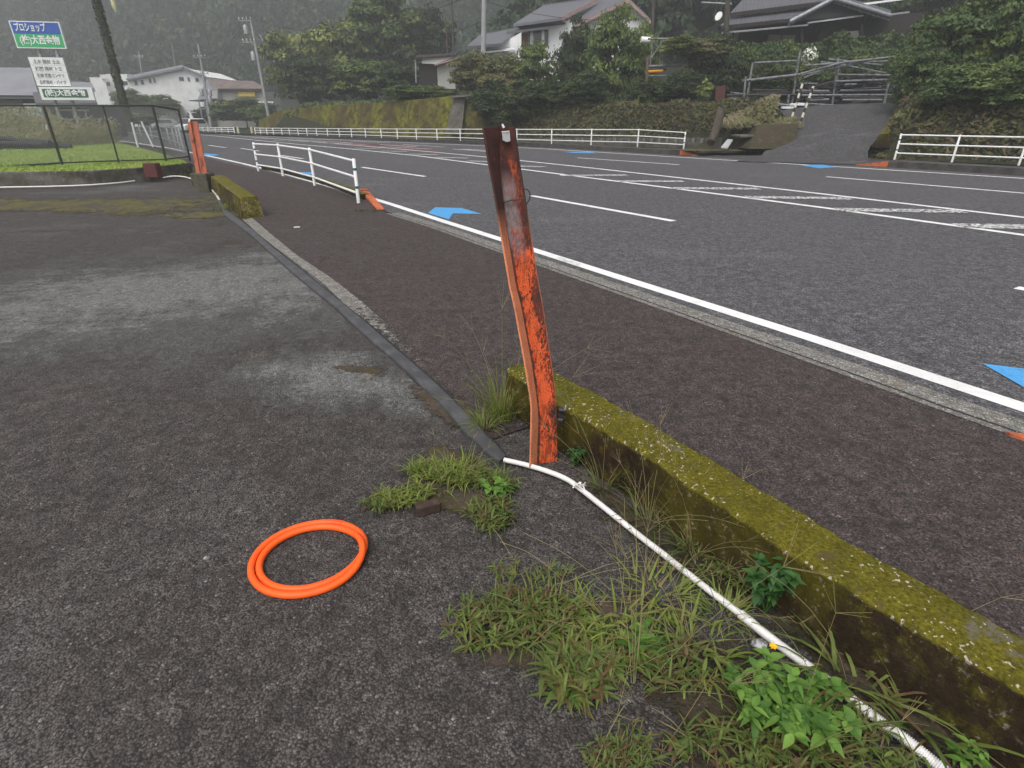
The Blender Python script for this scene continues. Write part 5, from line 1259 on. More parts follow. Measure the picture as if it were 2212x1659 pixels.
_, pd0, pd1 = pole(1568, 90, 1572, -3, 41, .17, .16, 'dark timber pole with a crossarm at the corner of the tiled house', m='pole_dark', arms=())
mb = MB(); p = D(1545, 8, 41); mb.tube([D(1515, 5.5, 41), D(1580, 9, 41)], .06, 6); tag(mb.obj('crossarm_bar', 'grey_metal'), 'pale steel bar fixed across the dark pole by the tiled house', 'bar')
pole(968.7, 150, 962, 35, 56, .06, .05, 'thin yellowish bamboo pole above the small shed', m='pale_bark', name='bamboo_pole')
pole(979.6, 120, 975.5, -30, 66, .09, .08, 'thin grey pole above the small shed left of the thick pale pole', m='pole_dark')
_, pe0, pe1 = pole(312, 195, 299, 110, 118, .13, .10, 'distant grey utility pole above the white gabled building', arms=((.84, .8, 0),))
pole(380, 158, 371, 92, 135, .09, .07, 'very thin distant pole against the forest above the white gable')
vp, va, vb = pole(284, 285, 200, -30, 44, .26, .20, 'thick dark pole wound with vines leaning left of the white buildings', m='pole_dark', arms=())
rs = np.random.default_rng(77); n = 1500; tt = rs.random(n) ** .8; aa = rs.uniform(0, 6.28, n); rr2 = .20 + .10 * rs.random(n)
C = np.array(va) + (np.array(vb) - np.array(va)) * tt[:, None] + np.stack([np.cos(aa) * rr2, np.sin(aa) * rr2, rs.normal(0, .1, n)], 1)
V, F = cards(C, np.stack([np.cos(aa), np.sin(aa), aa * 0 + .3], 1), .09, rs, .7); o = link('vine_leaves', np_mesh('vine_leaves', V, F, 'leaf_dark')); o.parent = vp; o.location = -vp.location
mb = MB(); mb.tube([D(240, -30, 40), D(244, 0, 40), D(247.5, 17, 40), D(249.3, 20, 40), D(250.5, 27, 40)], [.16, .14, .12, .09, .03], 10)
tag(mb.obj('cable_guard', 'cream_metal'), 'cream plastic sleeve hanging on a guy wire at the top left edge', 'cable sleeve')
def wires(name, spans, label, r_=.012):
    mb = MB()
    for a, b, sag in spans:
        a, b = Vector(a), Vector(b); mb.tube([a.lerp(b, k / 12) + Vector((0, 0, -sag * 4 * (k / 12) * (1 - k / 12))) for k in range(13)], r_, 4, caps=False)
    return tag(mb.obj(name, 'dark_metal'), label, 'cable')
wires('overhead_wires', [(pb1 + Vector((-.8 + .5 * k, 0, .2)), pa1 + Vector((-.6 + .4 * k, 0, -1.2)), 1.2) for k in range(3)] , 'overhead wires between the two left utility poles', .02)
wires('overhead_wires', [(pb1 + Vector((-.8 + .5 * k, 0, .2)), pc1 + Vector((-.2 + .2 * k, 0, -.5)), 2.0) for k in range(2)] + [(pb1.lerp(pb0, .35), pc1.lerp(pc0, .35), 1.6)], 'overhead wires from the tall left pole to the thick pale pole', .018)
wires('overhead_wires', [(pc1 + Vector((0, 0, -1.2)), pd1 + Vector((0, 0, -.3)), 1.0)], 'overhead wire from the thick pale pole to the pole by the tiled house', .016)

# ================================================================ LEFT: FENCE, LAWN, SIGNS
WZ = .36
wa, wb2 = A(-260, 409), A(418, 383)
base_line = [A(-260, 412), A(0, 406.5), A(200, 402), A(330, 392), A(410, 381)]
mb = wall_prism([(p.x, p.y) for p in base_line], [(p.x + .02, p.y + .18) for p in base_line], WZ, n=30, wob=.01, seed=6)
tag(mb.obj('fence_wall', 'old_concrete'), 'low dark concrete wall carrying the wire fence', 'wall')
lawnP = [Vector((p.x, p.y + .1, WZ - .04)) for p in base_line]; far_l = [Vector((-42, 52, .3)), Vector((-34, 47, .3)), Vector((-25, 38, .3)), Vector((-18, 29, .3)), Vector((-12.5, 21.5, .3))]
mb = MB(); mb.strip(resample(lawnP, 30), resample(far_l, 30)); mb.strip([Vector((-60, 16, .3)), Vector((-80, 60, .3))], [lawnP[0], far_l[0]]); struct(mb.obj('lawn', 'lawn'))
rs = np.random.default_rng(31); n = 26000
u_ = rs.random(n); v_ = rs.random(n) ** 1.1; La = np.array([tuple(p) for p in resample(lawnP, 60)]); Fa = np.array([tuple(p) for p in resample(far_l, 60)])
ii = (u_ * 58).astype(int); fr_ = u_ * 58 - ii; Pa = La[ii] + (La[ii + 1] - La[ii]) * fr_[:, None]; Pb = Fa[ii] + (Fa[ii + 1] - Fa[ii]) * fr_[:, None]; C = Pa + (Pb - Pa) * v_[:, None] * .8
C[:, 2] += .05; V, F = cards(C, np.tile(np.array([0, -.8, .7]), (n, 1)), .07, rs, .35)
tag(link('lawn_grass', np_mesh('lawn_grass', V, F, 'lawn_grass')), 'bright green short grass behind the wire fence', 'grass', kind='stuff')
# tall weeds behind the lawn
n = 15000; X_ = rs.random(n); Yw = rs.uniform(29, 34, n); xx = -31 + 10.3 * X_; C = np.stack([xx, Yw + (xx + 25) * -.35, .3 + 1.9 * rs.random(n) * (.65 + .35 * np.sin(xx * .9))], 1)
V, F = cards(C, np.tile(np.array([0, -1, .3]), (n, 1)), .12, rs, .22); tag(link('tall_weeds', np_mesh('tall_weeds', V, F, 'tall_weeds')), 'pale dry tall weeds in front of the shop behind the lawn', 'weeds', kind='stuff')
# black netting heap
mb = MB(); nb0 = D(40, 305, 27)
for k in range(34):
    a = rnd.uniform(-5.5, 1.3); l_ = rnd.uniform(1, 2.4); z = .35 + .5 * rnd.random() * (1 - abs(a + 2) / 5.5); y_ = 26 + rnd.uniform(-.8, .8)
    mb.tube(smooth([(nb0.x + a, y_, z), (nb0.x + a + l_ * .5, y_ + rnd.uniform(-.3, .3), z + rnd.uniform(0, .2)), (nb0.x + a + l_, y_, z - .05)], 1), rnd.uniform(.07, .16), 6)
tag(mb.obj('netting_heap', 'black'), 'flat heap of rolled black netting on the far side of the lawn', 'netting')
# chain link fence
fe = thing('chain_link_fence', A(136, 360, WZ), 'dark chain link fence on the low wall at the left', 'fence')
fbase = [A(-230, 371, WZ), A(136, 360, WZ), A(258, 355, WZ), A(360, 352, WZ), A(410, 345, WZ)]
ftz = [ZR(228, p.y) for p in fbase]; ftz = [ftz[1]] * 2 + [ftz[2], ftz[3], ZR(237, fbase[4].y)]
tops = [Vector((p.x, p.y, z)) for p, z in zip(fbase, ftz)]
for i, (b, t_) in enumerate(zip(fbase, tops)):
    mb = MB(); mb.tube([b + Vector((0, 0, -.05)), t_], .034 if i != 2 else .022, 8); mb.obj('post', 'fence_green', fe)
mb = MB(); mb.tube(tops, .022, 8); mb.obj('top_rail', 'fence_green', fe)
mb = MB(); mb.tube([p + Vector((0, 0, .10)) for p in fbase[1:]], .018, 8); mb.tube(smooth([fbase[1] + Vector((0, 0, .1)), fbase[1] + Vector((-.6, .0, .06)), fbase[1] + Vector((-1.2, 0, .03)), fbase[1] + Vector((-1.7, 0, .0))], 1), .03, 6); mb.obj('bottom_rail', 'fence_green', fe)
mb = MB(); FT = resample(tops, 160); FB = resample([p + Vector((0, 0, .1)) for p in fbase], 160)
for k in range(-16, 160):
    for sgn in (1, -1):
        a_i = k if sgn > 0 else k + 16; b_i = k + 16 if sgn > 0 else k
        P = []
        for q in range(9):
            f = q / 8; ix = a_i + (b_i - a_i) * f
            if 0 <= ix <= 159: i0 = int(ix); i1 = min(i0 + 1, 159); P.append(FB[i0].lerp(FB[i1], ix - i0).lerp(FT[i0].lerp(FT[i1], ix - i0), f))
        if len(P) > 1: mb.tube(P, .0032, 3, caps=False)
mb.obj('wire_mesh', 'wire', fe)
mb = MB(); b = A(331, 372, .25); mb.box((b.x, b.y, .3), (.34, .25, .36)); tag(mb.obj('metal_box', 'dull_red', bevel=.02), 'dull red metal box at the end of the fence wall', 'box')

def text_mesh(s_, size, m, loc, rotz, parent, name='lettering', sx_=1.0, bold=.0, align='CENTER'):
    cu = bpy.data.curves.new('t', 'FONT'); cu.body = s_; cu.size = size; cu.align_x = align; cu.align_y = 'CENTER'; cu.extrude = .004; cu.offset = bold; cu.resolution_u = 2
    ob = bpy.data.objects.new('t', cu); COL.objects.link(ob); dg = bpy.context.evaluated_depsgraph_get(); me = bpy.data.meshes.new_from_object(ob.evaluated_get(dg)); bpy.data.objects.remove(ob)
    me.materials.clear(); me.materials.append(M[m]); o = bpy.data.objects.new(name, me); COL.objects.link(o)
    xs_ = [v.co.x for v in me.vertices]; W_ = (max(xs_) - min(xs_)) if xs_ else 1
    o.rotation_euler = (R(90), 0, rotz); o.location = loc; o.scale = (sx_ / W_ if sx_ else 1, 1, 1)
    if parent is not None: o.parent = parent; o.matrix_parent_inverse = parent.matrix_basis.inverted()
    return o
# shop sign on two poles: frame of reference along a slightly turned facade
SY = 40.0
def panel(x0, y0, x1, y1, yb0, yb1, Y0, Y1, m, parent, name, th=.12, out=0.0):
    """upright board from column x0 (distance Y0) to x1 (Y1); top rows y0,y1; bottom rows yb0,yb1"""
    a, b = D(x0, y0, Y0), D(x1, y1, Y1); z0, z1 = ZR(yb0, Y0), ZR(yb1, Y1); zb = (z0 + z1) / 2; zt = (a.z + b.z) / 2
    xb0 = a.x; dv = Vector((b.x - a.x, b.y - a.y, 0)); L_ = dv.length; dv.normalize(); nv = Vector((dv.y, -dv.x, 0))
    P = [Vector((a.x, a.y, zt)), Vector((b.x, b.y, zt)), Vector((b.x, b.y, zb)), Vector((a.x, a.y, zb))]
    P = [p + nv * out for p in P]; mb = MB(); mb.slab(P, -nv * th); o = mb.obj(name, m, parent)
    return o, P, L_, math.atan2(dv.y, dv.x), nv
ss = thing('shop_sign', D(100, 300, SY), 'tall roadside sign with a blue and green board above white panels', 'sign')
_, P, L_, rz, nv = panel(17, 42, 127.5, 49.5, 101, 108, SY, SY + .5, 'sign_white', ss, 'main_board', .18)
# blue and green halves slightly proud
def sub_board(P, nv, u0, u1, v0, v1, m, name, parent, out=.015, th=.02):
    q = lambda u, v: (P[0].lerp(P[1], u)).lerp(P[3].lerp(P[2], u), v) + nv * out
    mb = MB(); mb.slab([q(u0, v0), q(u1, v0), q(u1, v1), q(u0, v1)], -nv * th); o = mb.obj(name, m, parent); return q
qf = sub_board(P, nv, .025, .975, .04, .47, 'sign_blue', 'blue_field', ss)
sub_board(P, nv, .025, .975, .4705, .955, 'sign_green', 'green_field', ss)
HT_ = (P[0] - P[3]).length
text_mesh('プロショップ', HT_ * .34, 'sign_white', qf(.385, .25) + nv * .012, rz, ss, sx_=L_ * .62, bold=.012)
text_mesh('(株)大西金物', HT_ * .36, 'sign_white', qf(.51, .71) + nv * .012, rz, ss, sx_=L_ * .80, bold=.014)
for fx_ in (.36, .72):
    mb = MB(); p = P[3].lerp(P[2], fx_); mb.tube([(p.x, p.y + .25, 0), (p.x, p.y + .25, p.z + .3)], .11, 10); mb.obj('pole', 'grey_metal', ss)
_, P, L_, rz, nv = panel(60, 123, 135, 124.5, 184.5, 187, SY - .1, SY + .3, 'sign_white', ss, 'list_board', .14)
qf = lambda u, v: (P[0].lerp(P[1], u)).lerp(P[3].lerp(P[2], u), v) + nv * .012
HT_ = (P[0] - P[3]).length
for k, s_ in enumerate(('土木 資材 土止', '建築 資材 ト三', '補修 鉄筋コンクリ', '各種資材・パイプ')):
    text_mesh(s_, HT_ * .15, 'sign_text_grey', qf(.5, .16 + .24 * k), rz, ss, sx_=L_ * .78, bold=.006)
    if k: sub_board(P, nv, .01, .99, .265 + .24 * (k - 1), .27 + .24 * (k - 1), 'sign_text_grey', 'divider', ss, .006, .01)
_, P, L_, rz, nv = panel(82, 187.5, 197, 188.5, 215, 217, SY - .3, SY + .3, 'sign_white', ss, 'name_board', .2)
qf = sub_board(P, nv, .055, .90, .16, .80, 'sign_dark_green', 'green_field', ss)
HT_ = (P[0] - P[3]).length
text_mesh('(株)大西金物', HT_ * .52, 'sign_white', qf(.475, .48) + nv * .012, rz, ss, sx_=L_ * .76, bold=.012)

# generic building pieces
def wallbox(parent, name, x0, x1, yt, yb, Y, depth, m, zb=None, Y1=None):
    a = D(x0, yb, Y); b = D(x1, yb, Y if Y1 is None else Y1); zt = ZR(yt, Y); z0 = a.z if zb is None else zb
    mb = MB(); P = [Vector((a.x, a.y, z0)), Vector((b.x, b.y, z0)), Vector((b.x, b.y, zt)), Vector((a.x, a.y, zt))]; mb.slab(P, (0, depth, 0)); return mb.obj(name, m, parent)
def slabp(parent, name, pts, ext, m, lab=None):
    mb = MB(); mb.slab([D(*p) for p in pts], ext); o = mb.obj(name, m, parent)
    if lab: o['label'] = lab
    return o
def window(parent, x0, x1, yt, yb, Y, frame='white_metal', glass='glass', prou=.04):
    a, b = D(x0, yt, Y - prou), D(x1, yb, Y - prou); t_ = .06
    mb = MB()
    xc, zc_ = (a.x + b.x) / 2, (a.z + b.z) / 2; W_, H_ = b.x - a.x, a.z - b.z
    mb.box((xc, a.y, a.z - t_ / 2), (W_, .07, t_)); mb.box((xc, a.y, b.z + t_ / 2), (W_, .07, t_))
    mb.box((a.x + t_ / 2, a.y, zc_), (t_, .066, H_ - 2 * t_)); mb.box((b.x - t_ / 2, a.y, zc_), (t_, .066, H_ - 2 * t_)); mb.box((xc, a.y, zc_), (t_, .06, H_ - 2 * t_))
    f = mb.obj('window', frame, parent); mb = MB(); mb.box((xc, a.y + .02, zc_), (W_ - t_, .02, H_ - t_)); mb.obj('pane', glass, f); return f

# grey roofed warehouse at the far left
wh = thing('warehouse', D(40, 290, 52), 'low dark warehouse with a big plain grey roof behind the shop sign', 'building')
slabp(wh, 'roof', [(-200, 146, 62), (66, 146, 62), (84, 206, 52), (-200, 204, 52)], (0, 0, -.25), 'roof_grey')
wallbox(wh, 'wall', -200, 76, 209, 300, 52.6, 9, 'grey_wall', zb=0)
slabp(wh, 'fascia', [(-200, 204, 51.9), (84, 206, 51.9), (84, 209, 51.9), (-200, 207.5, 51.9)], (0, .2, 0), 'dark_metal')
mb = MB(); a = D(-30, 260, 47); mb.box((a.x + 2.2, 47, 1.4), (5.4, 1.2, 1.5)); tag(mb.obj('tarp_stack', 'teal', bevel=.1), 'pale teal wrapped stack in front of the dark warehouse', 'stack')
# small office under the signs
of = thing('shop_office', D(150, 270, 47), 'small grey white office with a wide shop window under the signs', 'building')
wallbox(of, 'wall', 76, 128, 224, 300, 47, 5, 'cream_wall', zb=.1)
wallbox(of, 'wall', 128, 193, 226, 300, 48, 5, 'grey_wall', zb=.1)
slabp(of, 'roof', [(70, 199, 48), (200, 199, 48), (210, 222, 46.5), (76, 222, 46.5)], (0, 0, -.3), 'grey_wall')
slabp(of, 'roof', [(150, 176, 60), (196, 178, 60), (204, 190, 56), (154, 188, 56)], (0, 0, -.3), 'roof_grey')
window(of, 126, 190, 237, 258, 47.9); slabp(of, 'window_header', [(126, 236, 47.7), (190, 236.5, 47.7), (190, 240, 47.7), (126, 239.5, 47.7)], (0, .1, 0), 'white_metal')
# white block and gabled white building
wb_ = thing('white_building', D(250, 262, 115), 'plain white flat roofed building left of the gabled one', 'building')
wallbox(wb_, 'wall', 220, 251, 167, 262, 115, 12, 'white_wall', zb=0); wallbox(wb_, 'wall', 256, 300, 160, 262, 116, 12, 'white_wall', zb=0)
slabp(wb_, 'parapet', [(215, 161, 114.6), (240, 161, 114.6), (241, 171, 114.6), (217, 170, 114.6)], (0, .5, 0), 'white_metal')
for x0, x1, y0, y1 in ((229, 239, 177, 186), (239, 247, 208, 219), (263, 277, 175, 184)): window(wb_, x0, x1, y0, y1, 115 if x0 < 250 else 116, 'grey_metal')
gbd = thing('gabled_building', D(350, 262, 112), 'white two storey building with a shallow gable roof', 'building')
mb = MB(); mb.slab([D(276, 262, 112), D(276, 172, 112), D(395, 147, 112), D(440, 165, 112), D(440, 262, 112)], (0, 14, 0)); mb.obj('wall', 'white_wall', gbd)
slabp(gbd, 'roof', [(272, 170, 111.3), (396, 144, 111.3), (392, 140, 126), (280, 163, 126)], (0, 0, -.3), 'roof_grey'); slabp(gbd, 'roof', [(394, 144, 111.3), (446, 165, 111.3), (444, 160, 126), (392, 140, 126)], (0, 0, -.3), 'roof_grey')
for x0, x1, y0, y1 in ((289, 298, 174, 184), (303, 312, 173, 183), (320, 328, 169, 180), (330, 337, 168, 179), (386, 398, 166, 175), (404, 411, 167, 176), (421, 430, 168, 177)): window(gbd, x0, x1, y0, y1, 112, 'grey_metal')
# brown roofed shop with yellow sign
bs = thing('roadside_shop', D(510, 262, 100), 'shop with a brown hipped roof and a yellow board', 'building')
slabp(bs, 'roof', [(447, 171, 104), (548, 175, 104), (574, 191, 97.5), (470, 191, 97.5)], (0, 0, -.4), 'roof_brown')
mb = MB(); mb.slab([D(447, 171, 104), D(470, 191, 97.5), D(471, 214, 97.4), D(427, 214, 104)], (.3, .3, 0)); mb.obj('side_slope', 'roof_grey', bs)
slabp(bs, 'fascia', [(471, 191.5, 97.3), (573, 192, 97.3), (573, 196.5, 97.3), (471, 196, 97.3)], (0, .3, 0), 'dark_metal')
wallbox(bs, 'wall', 472, 580, 196.5, 275, 98, 7, 'cream_wall', zb=0)
slabp(bs, 'yellow_board', [(514, 198, 97.6), (551, 198.5, 97.6), (551, 208.5, 97.6), (514, 208, 97.6)], (0, .2, 0), 'yellow')
slabp(bs, 'canopy', [(409, 216.5, 94), (471, 212, 98), (471, 214.5, 98), (409, 218.5, 94)], (0, 4, 0), 'roof_grey')
slabp(bs, 'banner', [(465, 219, 96.8), (502, 219, 96.8), (502, 234, 96.8), (465, 234, 96.8)], (0, .1, 0), 'white_wall'); slabp(bs, 'banner', [(542, 219, 96.8), (590, 219, 96.8), (590, 234, 96.8), (542, 234, 96.8)], (0, .1, 0), 'white_wall')
slabp(bs, 'banner', [(440, 219, 96.5), (448, 219, 96.5), (449, 236, 96.5), (442, 236, 96.5)], (0, .1, 0), 'car_silver')
for k in range(7):
    mb = MB(); p = D(497 + 6.6 * k, 220 + (k % 2), 96.4); mb.sphere((p.x, p.y, p.z), .32, 6); mb.sphere((p.x, p.y, p.z - .55), .22, 6); o = mb.obj('lantern', 'red' if k % 2 == 0 else 'cream_wall', bs)
for x in (436, 449): 
    mb = MB(); a = D(x, 250, 95); mb.tube([(a.x, 95, 0), (a.x, 95, ZR(216, 95))], .1, 8); mb.obj('canopy_post', 'grey_metal', bs)
mb = MB(); mb.slab([D(408, 238, 90), D(421, 262, 90), D(411, 262, 90)], (0, .2, 0)); tag(mb.obj('board', 'white_wall'), 'small white triangular board left of the shop', 'board')
# cars
def car(x, y, Y, rz, label, m, s=1.0):
    b = A(x, y, 0); b = D(x, y, Y); b.z = 0
    t_ = thing('parked_car', b, label, 'car', 'cars in the distance'); co, si = math.cos(rz), math.sin(rz)
    def W3(px, py, pz): return Vector((b.x + (px * co - py * si) * s, b.y + (px * si + py * co) * s, pz * s))
    side = [(-1.65, .28), (-1.68, .75), (-1.15, .88), (-.75, 1.42), (1.1, 1.46), (1.55, .95), (1.66, .8), (1.66, .28)]
    mb = MB(); mb.slab([W3(u_, -.72, z) for u_, z in side], W3(0, 1.44, 0) - W3(0, 0, 0)); mb.obj('body', m, t_, bevel=.07)
    for sy in (-.735, .735):
        mb = MB(); mb.slab([W3(-1.0, sy, .95), W3(-.7, sy, 1.34), W3(1.02, sy, 1.36), W3(1.3, sy, .95)], W3(0, .01 if sy > 0 else -.01, 0) - W3(0, 0, 0)); mb.obj('side_window', 'glass', t_)
    mb = MB(); mb.slab([W3(-1.17, -.6, .93), W3(-1.17, .6, .93), W3(-.82, .55, 1.38), W3(-.82, -.55, 1.38)], W3(-.03, 0, .02) - W3(0, 0, 0)); mb.obj('windscreen', 'glass', t_)
    for px in (-1.05, 1.05):
        for py in (-.66, .66):
            mb = MB(); mb.tube([W3(px, py - .09, .3), W3(px, py + .09, .3)], .3 * s, 12); mb.obj('wheel', 'tyre', t_)
    for py in (-.5, .5):
        mb = MB(); mb.sphere(W3(-1.68, py, .62), .10 * s, 5); mb.obj('headlight', 'white_metal', t_)
car(418, 283, 72, R(70), 'small white car seen behind the top of the far orange post', 'white_metal', 1.05)
car(360, 282, 88, R(10), 'small silver car seen through the wire fence', 'car_silver')

# white house on the hill
hs_ = thing('white_house', D(1250, 150, 60), 'white two storey house with light grey tiled roofs on the slope', 'house')
wallbox(hs_, 'wall', 1126, 1232, 44, 175, 60.5, 7, 'white_wall')
slabp(hs_, 'roof', [(1108.6, 52, 59.3), (1213, 37.5, 59.3), (1290, -4, 64), (1174, 11.5, 64)], (0, 0, -.22), 'tile_light')
slabp(hs_, 'ridge_cap', [(1172, 9, 64), (1290, -6.5, 64), (1290, -3, 64), (1172, 12.5, 64)], (0, .3, 0), 'tile_grey')
slabp(hs_, 'verge_board', [(1213, 36.5, 59.2), (1290, -5, 63.9), (1290, 2, 63.9), (1214, 44, 59.2)], (.1, .1, 0), 'pink_trim')
slabp(hs_, 'soffit', [(1110, 54, 59.4), (1213, 44, 59.4), (1222, 50, 60.4), (1124, 60, 60.4)], (0, 0, -.08), 'dark_wood')
slabp(hs_, 'canopy', [(1094, 69, 59.4), (1184, 58, 59.4), (1186, 62, 59.4), (1096, 73, 59.4)], (0, 1.1, .3), 'grey_wall')
slabp(hs_, 'shutter_panel', [(1127, 73, 60.4), (1141, 71, 60.4), (1141, 104, 60.4), (1127, 106, 60.4)], (0, .06, 0), 'brown_wood')
window(hs_, 1142, 1184, 64, 100, 60.44, 'dark_metal'); slabp(hs_, 'curtain', [(1145, 68, 60.38), (1152, 67, 60.38), (1152, 98, 60.38), (1145, 98, 60.38)], (0, .02, 0), 'white_wall'); slabp(hs_, 'curtain', [(1170, 66, 60.38), (1176, 65.5, 60.38), (1176, 97, 60.38), (1170, 97, 60.38)], (0, .02, 0), 'white_wall')
mb = MB(); mb.slab([D(1250, 175, 61), D(1250, 52, 61), D(1358, 3, 61), D(1398, 46, 61), D(1399, 175, 61)], (0, 9, 0)); mb.obj('gable_wall', 'white_wall', hs_)
slabp(hs_, 'roof', [(1358, -4, 60.2), (1240, 52, 60.2), (1215, 22, 70), (1318, -30, 70)], (0, 0, -.22), 'tile_light'); slabp(hs_, 'roof', [(1358, -4, 60.2), (1411, 48, 60.2), (1395, 30, 70), (1325, -30, 70)], (0, 0, -.22), 'tile_light')
slabp(hs_, 'verge_board', [(1358, -3, 60.1), (1240, 53, 60.1), (1242, 60, 60.1), (1358, 6, 60.1)], (0, .08, 0), 'pink_trim'); slabp(hs_, 'verge_board', [(1358, -3, 60.1), (1411, 49, 60.1), (1408, 54, 60.1), (1358, 6, 60.1)], (0, .08, 0), 'pink_trim')
slabp(hs_, 'small_eave', [(1384, 59, 60.2), (1401, 61, 60.2), (1402, 64, 60.2), (1384, 62, 60.2)], (0, .7, 0), 'grey_wall')
lw_ = thing('low_wing', D(1080, 110, 58), 'low white outbuilding with a grey tiled roof left of the white house', 'house')
slabp(lw_, 'roof', [(1008, 100, 57), (1083, 93, 57), (1127, 58, 61), (1035, 76, 61)], (0, 0, -.2), 'tile_light'); slabp(lw_, 'ridge_cap', [(1033, 74, 61), (1127, 55.5, 61), (1127, 59.5, 61), (1033, 78, 61)], (0, .3, 0), 'tile_grey')
mb = MB(); mb.slab([D(1022, 130, 58.6), D(1022, 102, 58.6), D(1080, 95, 58.6), D(1126, 70, 58.6), D(1126, 130, 58.6)], (0, 2.2, 0)); mb.obj('wall', 'white_wall', lw_)
slabp(lw_, 'awning', [(1030, 113, 57.4), (1112, 105, 57.4), (1112, 108, 57.4), (1030, 117, 57.4)], (0, 1, .2), 'white_metal')
sh = thing('shed', D(940, 190, 54), 'small shed with a slanted roof edge and a bare grey side wall', 'shed')
wallbox(sh, 'wall', 908, 946, 136, 190, 54, 3, 'dark_wood'); wallbox(sh, 'wall', 946.4, 984, 134, 192, 53.8, 3, 'cream_wall')
slabp(sh, 'roof', [(896, 124, 53.4), (985, 118, 53.4), (988, 114, 57), (900, 119, 57)], (0, 0, -.15), 'dark_wood'); slabp(sh, 'gable_panel', [(911, 137, 53.7), (912, 128, 53.7), (939, 122, 53.7), (982, 124, 53.7), (940, 138, 53.7)], (0, .1, 0), 'white_wall'); slabp(sh, 'eave', [(938, 139, 53.2), (990, 124, 53.2), (991, 127, 53.2), (938, 142, 53.2)], (0, .6, 0), 'pink_trim')
mb = MB(); a = D(899, 178, 53.6); mb.tube([a, D(897.5, 125, 53.6)], .07, 8); mb.obj('corner_post', 'grey_metal', sh)

# dark traditional house at the upper right
th = thing('tiled_house', D(1750, 110, 46), 'dark timber traditional house with grey tiled roofs above the hedge', 'house')
wallbox(th, 'wall', 1585, 1965, 28, 140, 47, 9, 'dark_wood')
slabp(th, 'upper_roof', [(1578, 27, 45.2), (1800, -1, 45.2), (1870, -60, 50), (1650, -50, 50)], (0, 0, -.3), 'tile_grey')
slabp(th, 'upper_fascia', [(1578, 28, 45.1), (1800, 0, 45.1), (1800, 6, 45.1), (1579, 36, 45.1)], (0, .3, 0), 'dark_wood')
slabp(th, 'pent_roof', [(1556, 55, 44.2), (1718, 38, 44.2), (1760, 10, 46.4), (1583, 31, 46.4)], (0, 0, -.15), 'tile_grey')
slabp(th, 'gutter', [(1560, 69, 44), (1746, 52, 44), (1746, 55.5, 44), (1560, 73, 44)], (0, .2, 0), 'grey_metal'); slabp(th, 'eave', [(1556, 56, 44.1), (1718, 39, 44.1), (1720, 46, 44.1), (1558, 64, 44.1)], (0, .5, 0), 'dark_wood')
mb = MB(); mb.slab([D(1716, 46, 44.6), D(1803, 2, 44.6), D(1868, 32, 44.6)], (0, 3, 0)); mb.obj('porch_gable', 'grey_wall', th)
slabp(th, 'porch_roof', [(1704, 46, 43.8), (1800, -6, 43.8), (1800, -14, 48), (1720, 36, 48)], (0, 0, -.3), 'tile_grey'); slabp(th, 'porch_roof', [(1800, -6, 43.8), (1925, 34, 43.8), (1925, 22, 48), (1800, -14, 48)], (0, 0, -.3), 'tile_grey')
for a, b in (((1706, 47), (1802, -3)), ((1802, -3), (1924, 34))):
    mb = MB(); mb.tube([D(a[0], a[1], 43.7), D(b[0], b[1], 43.7)], .13, 8); mb.obj('porch_ridge', 'grey_metal', th)
slabp(th, 'white_beam', [(1745, 47.5, 44.4), (1866, 31.5, 44.4), (1866, 35, 44.4), (1745, 51, 44.4)], (0, .15, 0), 'white_wall'); slabp(th, 'white_beam', [(1858, 7.5, 46.5), (1965, -6, 46.5), (1965, -2, 46.5), (1858, 12, 46.5)], (0, .15, 0), 'white_wall'); slabp(th, 'right_eave', [(1885, 34, 45), (1965, 24, 45), (1965, 28, 45), (1885, 38, 45)], (0, .5, 0), 'grey_metal')
wd_ = window(th, 1659, 1716, 73, 100, 46.95, 'dark_wood', 'curtain'); wallbox(th, 'porch_wall', 1760, 1862, 52, 120, 46.2, .7, 'dark_wood')
slabp(th, 'cream_box', [(1812, 69, 45.5), (1855, 66, 45.5), (1855, 84, 45.5), (1812, 86, 45.5)], (0, .4, 0), 'cream_wall')
for x in (1732, 1862):
    mb = MB(); a = D(x, 110, 44.3); mb.tube([a, D(x, 52, 44.3)], .09, 8); mb.obj('porch_post', 'dark_wood', th)
mb = MB(); p = D(1554, 36, 42); mb.tube([p, p + Vector((-.07, -.05, .03))], [.20, .26], 14); dsh = tag(mb.obj('satellite_dish', 'white_wall'), 'white satellite dish beside the dark pole at the tiled house', 'satellite dish')

# ================================================================ STORAGE YARD
def bar(parent, name, p0, p1, r_, m, n=8):
    mb = MB(); mb.tube([p0, p1], r_, n); return mb.obj(name, m, parent)
rk = thing('pipe_rack', D(1715, 236, 34.5), 'left bays of the galvanised pipe storage rack above the driveway', 'rack')
for x0, y0, x1, y1, Y in ((1612, 222, 1626, 134, 34.8), (1606, 218, 1611, 165, 33.8), (1709, 233, 1729, 106, 34.2), (1700, 236, 1704, 205, 33.6)): bar(rk, 'post', D(x0, y0, Y), D(x1, y1, Y), .06, 'rack_metal')
for x0, y0, x1, y1, Y in ((1630, 136, 1724, 131, 34.8), (1604, 175, 1727, 161, 34), (1570, 206, 1723, 205, 34), (1575, 214, 1705, 228, 33.4)): bar(rk, 'beam', D(x0, y0, Y), D(x1, y1, Y), .05 if Y > 34.5 else .065, 'rack_metal' if y0 < 200 or y0 > 210 else 'dark_metal')
rk2 = thing('pipe_rack', D(1800, 236, 34.5), 'right bays of the galvanised pipe storage rack beside the thicket', 'rack')
for x0, y0, x1, y1, Y in ((1797, 233, 1811, 124, 34.6), (1806, 215, 1812, 130, 35.6), (1907, 239, 1920, 178, 33.4)): bar(rk2, 'post', D(x0, y0, Y), D(x1, y1, Y), .06, 'rack_metal')
